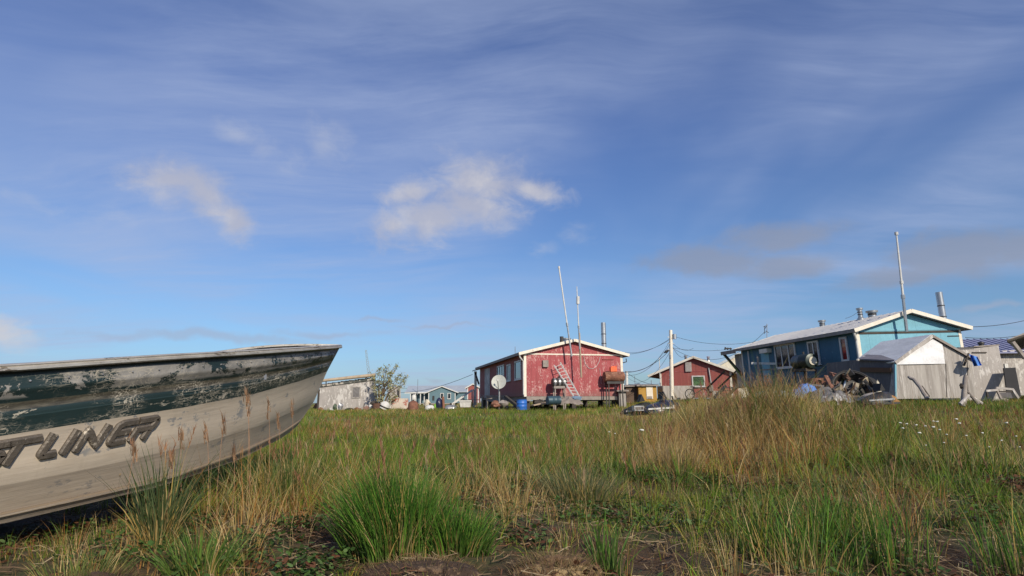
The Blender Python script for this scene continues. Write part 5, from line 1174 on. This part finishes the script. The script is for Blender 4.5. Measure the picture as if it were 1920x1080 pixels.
def wedge(n, y0, y1, pw=1.0):
    """points spread evenly over the ground in view between two distances"""
    u = rng.random(n); y = np.sqrt(y0 ** 2 + (y1 ** 2 - y0 ** 2) * u ** pw); x = (y * .92 + .9 * (y < 12)) * rng.uniform(-1, 1, n); return x, y
def G2(x, y, cx, cy, sx, sy): return np.exp(-((x - cx) / sx) ** 2 - ((y - cy) / sy) ** 2)
def fields(x, y):
    """what grows where: (tallness, straw share, rust share, bareness)"""
    mound = G2(x, y, 3.6, 8.6, 2.3, 2.6)
    lf = G2(x, y, -1.3, 4.4, 1.2, 1.6)
    n1 = fbm(x * .8, y * .8, 40); n2 = fbm(x * 1.9, y * 1.9, 41); n3 = fbm(x * .33, y * .33, 42)
    near = 1 - sst((y - 3.2) / 2.2); tall = .150 + .26 * mound + .14 * lf + .26 * (n1 - .42) + .30 * (n2 - .5) * near - .05 * near; tall = np.clip(tall, .045, .6)
    short = sst((y - 8) / 8) * (1 - mound); tall = tall * (1 - .05 * short)
    straw = np.clip(.14 + 2.4 * np.clip(n3 - .5, -.06, .3) + .60 * G2(x, y, 2.2, 7.4, 1.9, 1.5) + .16 * mound + 1.3 * (n2 - .55) + .0 * sst((y - 7) / 8), .03, .85)
    rust = np.clip(.08 + .14 * near + 2.6 * np.clip(fbm(x * .45, y * .45, 47) - .5, -.04, .3) + .9 * (n2 - .52) + .08 * sst((y - 7) / 7) + .10 * mound, .01, .5)
    bare = np.clip(1.3 * G2(x, y, .15, 2.6, .6, .35) + .9 * G2(x, y, -.75, 3.0, .5, .35) + 3.0 * np.clip(n2 - .53, 0, 1) * (y < 7) + .24 * (y < 4.8) + .5 * G2(x, y, -1.7, 2.2, .9, .45) + .4 * G2(x, y, 1.9, 2.5, .8, .5) + .6 * G2(x, y, 1.8, 2.7, .7, .3) + .7*G2(x, y, 0.4, 4.1, .5, .3), 0, .97)
    return tall, straw, rust, bare
def tints(x, y, straw, rust, n):
    g = fbm(x * .9 + 9, y * .9, 50); r = rng.random(n)
    gi = np.clip((g * 4.6 + rng.normal(0, .7, n) - .6), 0, 3).astype(int); c = PAL[gi]
    st_ = r < straw; c = np.where(st_[:, None], PAL[rng.integers(4, 6, n)], c); ru = (r >= straw) & (r < straw + rust); c = np.where(ru[:, None], PAL[6], c)
    bl = rng.random(n) < .10; c = np.where(bl[:, None], PAL[7], c); return c * rng.uniform(.7, 1.25, (n, 1)) * np.array([1.0, 1.0, 1.0]), st_ | ru
def field(name, n, y0, y1, wd, hscale=1, clump=.6, per=22, rad=.07, label=''):
    parts = []
    nc = int(n * clump / per); cx, cy = wedge(nc, y0, y1); tall, straw, rust, bare = fields(cx, cy)
    keep = rng.random(nc) > bare; cx, cy, tall, straw, rust = cx[keep], cy[keep], tall[keep], straw[keep], rust[keep]; nc = len(cx)
    ch = tall * rng.uniform(.45, 1.7, nc) * (1 + .6 * (rng.random(nc) < .08)); hue = rng.normal(0, .25, nc)
    k = np.repeat(np.arange(nc), per); m = len(k); a = rng.uniform(0, 2 * np.pi, m); r = rad * np.sqrt(rng.random(m)) * np.repeat(rng.uniform(.5, 1.6, nc), per)
    x = cx[k] + np.cos(a) * r; y = cy[k] + np.sin(a) * r
    c, dry = tints(cx[k], cy[k], straw[k], rust[k], m); c = c * (1 + hue[k])[:, None].clip(.6, 1.5)
    h = ch[k] * rng.uniform(.5, 1.1, m) * hscale; az = a + rng.normal(0, .5, m); wind = .10
    lean = np.clip(rng.gamma(2.0, .19, m) + r / rad * .18 + .8 * (rng.random(m) < .09), .02, 1.15)
    parts.append((x, y, h, az, lean, c, dry))
    nu = n - int(n * clump); x, y = wedge(nu, y0, y1); tall, straw, rust, bare = fields(x, y); keep = rng.random(nu) > bare * .8; x, y, tall, straw, rust = [q[keep] for q in (x, y, tall, straw, rust)]
    nu = len(x); c, dry = tints(x, y, straw, rust, nu); parts.append((x, y, tall * rng.uniform(.25, .9, nu) * hscale, rng.uniform(0, 6.28, nu), np.clip(rng.gamma(2, .22, nu), .02, 1.2), c, dry))
    x, y, h, az, lean, c, dry = [np.concatenate([p[i] for p in parts]) for i in range(7)]
    ins = inside(x, y, HULL); k = ~ins; x, y, h, az, lean, c, dry = [q[k] for q in (x, y, h, az, lean, c, dry)]
    z = GZ(x, y); w = wd * rng.uniform(.6, 1.3, len(x)) * (1 - .35 * dry)
    cb = c * .75 + np.array([.12, .09, .04]) * .25; ct = c * np.where(dry, 1.0, 1.05)[:, None]; tipdry = rng.random(len(x)) < .25; ct = np.where(tipdry[:, None], ct * .5 + np.array([.30, .22, .11]) * .5, ct)
    g = blade_geo(x, y, z, h, az, lean, w, cb, ct)
    o = npmesh(name, *g, colmat('grass_blades')); tag(o, label, 'grass', kind='stuff'); return o
field('near_grass', 44000, 1.9, 4.6, .0050, 1.0, .68, 26, .06, 'mixed green and straw coloured grass in the foreground')
field('meadow_grass', 105000, 4.6, 10.5, .0075, 1.05, .65, 24, .08, 'knee high green and tan grass across the meadow')
field('middle_grass', 120000, 10.5, 21, .013, 1.0, .6, 18, .14, 'green and rusty grass in the middle distance')
field('far_grass', 110000, 21, 46, .026, 1.05, .5, 14, .3, 'grass around the houses')
field('distant_grass', 50000, 46, 160, .09, 1.1, .4, 10, .8, 'distant tundra grass beyond the houses')

# straw lying flat on the peat
def litter():
    n = 30000; x, y = wedge(n, 1.5, 7.5, .8); _, straw, _, bare = fields(x, y); k = rng.random(n) < .25 + .8 * bare; x, y = x[k], y[k]; n = len(x)
    L = rng.uniform(.04, .22, n); a = rng.uniform(0, 6.28, n) ; w = rng.uniform(.0010, .0024, n); t4 = np.linspace(-.5, .5, 4); V = np.zeros((n, 8, 3)); bend = rng.normal(0, .25, n)
    for i, q in enumerate(t4):
        xx = x + np.cos(a + bend * q * 4) * L * q; yy = y + np.sin(a + bend * q * 4) * L * q; zz = GZ(xx, yy) + .006 + rng.uniform(0, .03, n) * (1 - 0) 
        V[:, 2 * i] = np.stack([xx - np.sin(a) * w, yy + np.cos(a) * w, zz], 1); V[:, 2 * i + 1] = np.stack([xx + np.sin(a) * w, yy - np.cos(a) * w, zz + .002], 1)
    o = np.arange(n)[:, None] * 8; F4 = np.concatenate([o + np.array([2 * i, 2 * i + 1, 2 * i + 3, 2 * i + 2]) for i in range(3)])
    pal = np.array([(.26, .18, .10), (.20, .13, .075), (.12, .075, .045), (.36, .28, .17), (.16, .075, .04)]); c = pal[rng.integers(0, 5, n)] * rng.uniform(.7, 1.15, (n, 1))
    ob = npmesh('dry_litter', V.reshape(-1, 3), np.zeros((0, 3), int), F4, np.repeat(c, 8, 0), colmat('litter_straw', .1, .8)); tag(ob, 'dry brown straw litter lying on the peat', 'straw', kind='stuff')
litter()
def cover():
    nc = 1900; cx, cy = wedge(nc, 1.7, 6.5, .7); w = fbm(cx * 1.3, cy * 1.3, 60) + .4 * G2(cx, cy, -1.7, 2.3, .9, .5) + .15 * G2(cx, cy, -.6, 3.2, .9, .5); k = w > .47; cx, cy = cx[k], cy[k]
    per = 46; k = np.repeat(np.arange(len(cx)), per); n = len(k); a = rng.uniform(0, 6.28, n); r = .13 * np.sqrt(rng.random(n)); x = cx[k] + np.cos(a) * r; y = cy[k] + np.sin(a) * r
    z = GZ(x, y) + rng.uniform(.01, .075, n); s = rng.uniform(.006, .0145, n); m = 6; V = np.zeros((n, m, 3)); tx = rng.normal(0, .45, n); ty = rng.normal(-.2, .45, n)
    for i in range(m):
        q = 2 * np.pi * i / m; dx = np.cos(q) * s; dy = np.sin(q) * s * .8; V[:, i] = np.stack([x + dx, y + dy, z + dx * tx + dy * ty], 1)
    o = np.arange(n)[:, None] * m; F4 = np.concatenate([o + np.array([0, 1, 2, 3]), o + np.array([0, 3, 4, 5])])
    red = rng.random(len(cx)) < .25; pal = np.array([(.045, .095, .02), (.07, .13, .03), (.10, .16, .05)]); c = pal[rng.integers(0, 3, n)]; c = np.where(red[k][:, None], np.array([.13, .055, .028]), c) * rng.uniform(.7, 1.3, (n, 1))
    ob = npmesh('ground_cover', V.reshape(-1, 3), np.zeros((0, 3), int), F4, np.repeat(c, m, 0), colmat('small_leaves', .25)); tag(ob, 'low creeping leafy plants between the grass tufts', 'ground cover', kind='stuff')
cover()
# stalks with russet seed plumes standing above the grass
def seedheads():
    n = 3600; x, y = wedge(n, 2.6, 15, .9); t_, s_, r_, b_ = fields(x, y); w = .10 + .8 * G2(x, y, 3.4, 8.8, 2.6, 2.6) + .5 * G2(x, y, -1.2, 5.2, 1.6, 1.6) + .5 * (fbm(x * .6, y * .6, 70) - .5); k = (rng.random(n) < w) & ~inside(x, y, HULL); x, y = x[k], y[k]; n = len(x)
    z = GZ(x, y); h = rng.uniform(.30, .58, n) * (.8 + .4 * G2(x, y, 3.6, 9, 2.2, 2.2)); az = rng.normal(2.6, .9, n); lean = rng.uniform(.05, .35, n); base = np.tile(np.array([.24, .17, .08]), (n, 1)) * rng.uniform(.7, 1.2, (n, 1)); parts = [blade_geo(x, y, z, h, az, lean, .0028 + .0003 * y, base, base)]
    pc = np.array([(.26, .13, .07), (.32, .19, .10), (.40, .29, .17)])[rng.integers(0, 3, n)]
    per = 12; k = np.repeat(np.arange(n), per); f = rng.uniform(.78, 1.0, n * per); kk = lean[k] * h[k] * f ** 1.8; px = x[k] + np.cos(az[k]) * kk; py = y[k] + np.sin(az[k]) * kk; pz = z[k] + h[k] * f * .97
    c = pc[k] * rng.uniform(.7, 1.25, (n * per, 1)); parts.append(blade_geo(px, py, pz, rng.uniform(.02, .05, n * per), rng.uniform(0, 6.28, n * per), rng.uniform(.2, .9, n * per), .004 + .0004 * y[k], c, c, 2))
    o = npmesh('seed_heads', *merge(parts), colmat('seed_heads_dry', .3, .8)); tag(o, 'russet seed heads standing above the grass', 'seed heads', kind='stuff')
seedheads()

# ---- single tufts one can point at
def tuft(label, px, Y, n, h, rad, spread, greens, straw=.12, wd=.006, name='grass_tuft', bias=(0, 0), plumes=0, dry_core=0):
    b = G(px, Y); r = rad * rng.random(n) ** .62 * 1.15; a = rng.uniform(0, 6.28, n); lob = .75 + .5 * vnoise(a * 1.3, np.full(n, px * .1), 5); r = r * lob; x = b.x + np.cos(a) * r; y = b.y + np.sin(a) * r * .8
    dx = np.cos(a) * r / rad * spread + bias[0] + rng.normal(0, .20, n); dy = np.sin(a) * r / rad * spread + bias[1] + rng.normal(0, .20, n); az = np.arctan2(dy, dx); lean = np.clip(np.hypot(dx, dy), .03, 1.15)
    hh = h * rng.uniform(.55, 1.08, n) * (1 - .25 * (r / rad) ** 2); c = np.array(greens)[rng.integers(0, len(greens), n)] * rng.uniform(.7, 1.25, (n, 1)); dr = rng.random(n) < straw; c = np.where(dr[:, None], PAL[rng.integers(4, 6, n)], c)
    t = thing(name, label, 'grass tuft', b); bw = np.array([.16, .13, .05]); parts = blade_geo(x, y, GZ(x, y), hh, az, lean, wd * rng.uniform(.6, 1.3, n), c * .7 + bw * .3, c * 1.05, 4, 1.7)
    npmesh('blades', *parts, colmat('grass_blades'), t, tuple(b))
    m = int(n * .14) + dry_core; r = rad * .9 * np.sqrt(rng.random(m)); a = rng.uniform(0, 6.28, m); x = b.x + np.cos(a) * r; y = b.y + np.sin(a) * r * .8 - rad * .15; c = PAL[rng.integers(4, 6, m)] * rng.uniform(.6, 1.1, (m, 1))
    npmesh('dry_base', *blade_geo(x, y, GZ(x, y), h * rng.uniform(.15, .5, m), a, rng.uniform(.1, .8, m), wd * .8 * np.ones(m), c * .8, c), colmat('grass_blades'), t, tuple(b))
    if plumes:
        q = [(b.x + rng.normal(0, rad * .4), b.y + rng.normal(0, rad * .3)) for _ in range(plumes)]; x = np.array([i[0] for i in q]); y = np.array([i[1] for i in q]); z = GZ(x, y); hh = h * rng.uniform(.95, 1.25, plumes); az = rng.uniform(0, 6.28, plumes); lean = rng.uniform(.1, .4, plumes); base = np.tile(PAL[4] * .8, (plumes, 1))
        pr_ = [blade_geo(x, y, z, hh, az, lean, .003 * np.ones(plumes), base, base)]; per = 16; k = np.repeat(np.arange(plumes), per); f = rng.uniform(.8, 1, plumes * per); kk = lean[k] * hh[k] * f ** 1.8; c = np.array([(.30, .16, .09)]) * rng.uniform(.7, 1.3, (plumes * per, 1))
        pr_.append(blade_geo(x[k] + np.cos(az[k]) * kk, y[k] + np.sin(az[k]) * kk, z[k] + hh[k] * f * .97, rng.uniform(.02, .045, plumes * per), rng.uniform(0, 6.28, plumes * per), rng.uniform(.2, .9, plumes * per), .004 * np.ones(plumes * per), c, c, 2))
        npmesh('seed_plumes', *merge(pr_), colmat('seed_heads_dry'), t, tuple(b))
    return t
GRS = [(.045, .14, .016), (.075, .20, .022), (.12, .27, .03), (.04, .11, .016)]
tuft('large dense bright green tuft in the centre foreground', 742, 2.95, 2200, .47, .18, .36, GRS, .12, .0058, bias=(-.12, 0), plumes=8, dry_core=150)
tuft('smaller green tuft joined to the right side of the large tuft', 852, 2.95, 700, .28, .13, .6, GRS, .08, .006)
tuft('leafy grey green tuft with seed plumes growing against the boat side', 322, 2.95, 210, .50, .08, .40, [(.06, .10, .035), (.08, .12, .05), (.04, .075, .025)], .1, .009, plumes=5, dry_core=140)
tuft('bright light green tuft leaning below the boat keel', 400, 2.65, 300, .22, .12, .8, [(.10, .20, .03), (.13, .24, .04), (.08, .16, .03)], .08, .006)
tuft('yellow green drooping tuft at the lower left under the boat', 190, 2.45, 350, .15, .16, .95, [(.11, .16, .035), (.15, .19, .05), (.08, .13, .03)], .2, .0055)
tuft('upright bright green blades at the bottom right of the centre mound', 1125, 2.68, 60, .30, .06, .35, [(.10, .22, .03), (.07, .17, .03)], .02, .009)
tuft('green tuft with fan of narrow blades right of the bow', 545, 4.5, 900, .42, .3, .6, [(.06, .12, .03), (.09, .15, .04), (.12, .17, .05)], .2, .006, plumes=12)
tuft('pale sage coloured tuft right of the large green tuft', 1080, 4.6, 700, .30, .28, .85, [(.13, .16, .08), (.10, .14, .06), (.17, .18, .09)], .2, .005)
tuft('tall slim green tuft at the bottom of the right foreground', 1480, 2.85, 190, .40, .20, .25, GRS, .1, .006)
tuft('slim green tuft left of the tall one in the right foreground', 1540, 3.3, 170, .38, .18, .25, GRS, .1, .006)
tuft('thin upright blades near the lower right corner', 1640, 2.9, 120, .42, .16, .25, GRS, .15, .006)
tuft('short bright tuft low in the right foreground', 1400, 3.0, 170, .28, .16, .3, [(.10, .2, .03), (.07, .16, .03)], .1, .006)
tuft('green blades standing at the far right edge of the foreground', 1870, 2.8, 150, .38, .18, .25, GRS, .15, .006)
tuft('tan straw tuft behind the pale sage tuft', 1250, 6.3, 700, .42, .3, .45, [(.36, .27, .15), (.42, .32, .18), (.28, .2, .1)], .5, .006, plumes=10)
tuft('tall tawny tuft on the crown of the grass mound', 1440, 8.6, 1100, .52, .6, .45, [(.30, .22, .09), (.15, .16, .04), (.24, .13, .06)], .3, .008, plumes=40)
tuft('broad tawny tuft on the left slope of the grass mound', 1385, 7.9, 900, .46, .5, .5, [(.30, .22, .09), (.15, .16, .04), (.24, .13, .06)], .3, .008, plumes=30)
# reed stalks with plumes in front of the hull
def stalk(label, bx, by_Y, tx, ty, lean):
    Yb = by_Y; b = G(bx, Yb); tip = P(tx, ty, Yb + lean); t = thing('seed_stalk', label, 'grass stalk', b, group='seed stalks in front of the boat')
    v = tip - b; side = Vector((rng.normal(0, .02), 0, 0)); pts = [Vector((0, 0, -.02)), v * .35 + side, v * .7 + side * .6, v]
    MB().tube(pts, [.0014, .0013, .0011, .0008], 4).build('stem', STRAW, t)
    n = 24; f = rng.uniform(.86, 1.02, n); P3 = np.array([tuple(b + v * float(q)) for q in f]) + rng.normal(0, .006, (n, 3)); c = np.array([(.24, .145, .085)]) * rng.uniform(.6, 1.5, (n, 1))
    a = math.atan2(v.y, v.x); npmesh('plume', *blade_geo(P3[:, 0], P3[:, 1], P3[:, 2], rng.uniform(.025, .05, n), a + rng.normal(0, .8, n), rng.uniform(.1, .7, n), .0055 * np.ones(n), c, c, 2), colmat('seed_heads_dry'), t, tuple(b))
SK = [('leftmost drooping plume on a bent stalk against the beige hull', 372, 3.15, 340, 811, 0), ('second plume with bent neck against the hull', 402, 3.35, 388, 800, 0), ('plume beside the grey chipped patch of the hull', 425, 3.5, 420, 786, 0), ('tall plume stalk crossing the green paint band', 478, 3.9, 462, 733, 0), ('tall thin stalk just right of the tallest plume', 485, 3.9, 467, 745, 0), ('slim dark plume in the middle of the bow', 508, 4.2, 504, 756, 0), ('russet plume leaning left near the stem', 540, 4.4, 522, 780, 0), ('russet plume close to the stem of the boat', 560, 4.6, 549, 756, 0), ('low plume behind the leafy tuft', 338, 3.1, 322, 852, 0), ('short plume low beside the chine', 450, 3.6, 440, 842, 0), ('thin bare stalk over the last raised letter', 268, 2.9, 252, 838, 0), ('tall plume right of the bow in the meadow', 612, 5, 628, 800, 0), ('second plume right of the bow', 640, 5, 655, 790, 0)]
for s_ in SK: stalk(*s_)
# white flowers
def flower(label, px, py, Y, s, group):
    Y = 3.0
    while Y < 16:
        tip = P(px, py, Y); g0 = gz(tip.x, tip.y)
        if tip.z - g0 < float(fields(np.array([tip.x]), np.array([tip.y]))[0][0]) * 1.25 + .10: break
        Y += .1
    t = thing('white_flower', label, 'flower', (tip.x, tip.y, g0), group=group); h = tip.z - g0
    MB().tube([(0, 0, -.02), (.01, 0, h * .5), (0, 0, h)], .003, 5).build('stem', mat('flower_stem', (.08, .12, .03), None, .7), t)
    m = MB(); rd = random.Random(int(px * 7 + py)); n = 9
    for i in range(n):
        a = i * 2.4; r = s * .42 * math.sqrt(i / n); m.lump((math.cos(a) * r, math.sin(a) * r * .7, h + s * .18 * rd.random()), s * .24, s * .24, s * .16, .3, 6, i)
    m.build('bloom', mat('flower_white', (.80, .80, .74), (.7, .7, .62), .7, scale=40), t, True)
flower('large white flower cluster by itself in the middle of the meadow', 1203, 807, 5.2, .05, None)
FL = [(1688, 793), (1700, 795), (1718, 797), (1724, 812), (1735, 799), (1750, 801), (1757, 791), (1762, 806), (1793, 786), (1799, 794), (1812, 817), (1887, 793), (1878, 826), (1905, 818), (1693, 803), (1775, 815), (1770, 830), (1736, 835), (1750, 790), (1855, 838), (1842, 812), (1912, 838), (1142, 810), (1153, 813)]
Yf = lambda y: 3 + (842 - y) / 55 * 4
ORD = ['leftmost', 'second', 'third', 'fourth', 'fifth', 'sixth', 'seventh', 'eighth', 'ninth', 'tenth', 'eleventh', 'twelfth', 'thirteenth', 'fourteenth', 'fifteenth', 'sixteenth', 'seventeenth', 'eighteenth', 'nineteenth', 'twentieth', 'twenty first', 'twenty second', 'twenty third', 'twenty fourth', 'twenty fifth', 'twenty sixth']
RGT = sorted([p for p in FL if p[0] > 1500]); LFT = sorted([p for p in FL if p[0] < 1500])
def flab(i):
    p = FL[i]
    if p in LFT: return 'tiny white flower in the meadow before the houses, %s from the left' % ORD[LFT.index(p)]
    return 'small white flower in the right meadow, %s of these from the left' % ORD[RGT.index(p)]
for i, (x, y) in enumerate(FL):
    Y = 8
    flower(flab(i), x, y, Y, .004 * Yf(y) + (.008 if i in (3, 5, 6, 8, 9, 11) else -.001), 'small white meadow flowers')
# peat hummocks and stones
def hummock(label, px, Y, rx, ry, rz, mt, seed, name='peat_hummock', hair=0, cat='hummock', dz=0):
    b = G(px, Y, dz); m = MB(); n, k_ = 40, 16; vs = []
    for i in range(k_ + 1):
        ph = math.pi * .5 * i / k_
        for k in range(n):
            a = 2 * math.pi * k / n; ux, uy, uz = math.sin(ph) * math.cos(a), math.sin(ph) * math.sin(a), math.cos(ph)
            q = 1 + .35 * (float(fbm(ux * 2.2 + seed, uy * 2.2 + uz, seed)) - .5) + .20 * (float(fbm(ux * 9 + seed, uy * 9 + uz * 5, seed + 3)) - .5); vs.append((ux * rx * q, uy * ry * q, uz ** .7 * rz * q - .04))
    m.add(vs, [(i * n + k, (i + 1) * n + k, (i + 1) * n + (k + 1) % n, i * n + (k + 1) % n) for i in range(k_) for k in range(n)])
    t = thing(name, label, cat, b); m.build('mound', mt, t, True)
    if hair:
        a = rng.uniform(0, 6.28, hair); ph = np.arcsin(np.sqrt(rng.random(hair))); x = np.sin(ph) * np.cos(a) * rx; y = np.sin(ph) * np.sin(a) * ry; z = np.cos(ph) ** .7 * rz - .05; c = np.array([(.16, .10, .05), (.26, .18, .10), (.10, .06, .03), (.12, .12, .04)])[rng.integers(0, 4, hair)] * rng.uniform(.7, 1.2, (hair, 1))
        npmesh('dead_grass', *blade_geo(x, y, z, rng.uniform(.02, .055, hair), a, rng.uniform(.5, 1.4, hair), .003 * np.ones(hair), c, c), colmat('litter_straw'), t)
    return t
PEAT = mat('tan_peat', (.24, .14, .065), (.12, .075, .045), .95, scale=7, wear=(.34, .24, .12), wear_amt=.5, wscale=14, bump=1.0)
PEATD = mat('dark_peat', (.085, .05, .033), (.05, .03, .02), .95, scale=8, wear=(.17, .11, .065), wear_amt=.4, wscale=18, bump=1.0)
hummock('broken tan peat hummock at the bottom centre', 1032, 2.62, .18, .12, .10, PEAT, 3, hair=1500)
hummock('brown mossy hummock at the bottom left', 228, 2.42, .15, .11, .10, PEATD, 8, hair=1800)
hummock('dark flat peat hummock under the large green tuft', 795, 2.6, .24, .1, .07, PEATD, 12, hair=700)
hummock('small brown hummock right of the tan one', 1125, 3.05, .1, .08, .08, PEATD, 16, hair=300)
hummock('flat grey rock showing in the meadow', 978, 5.9, .20, .16, .10, STONE, 21, name='flat_rock', cat='rock')
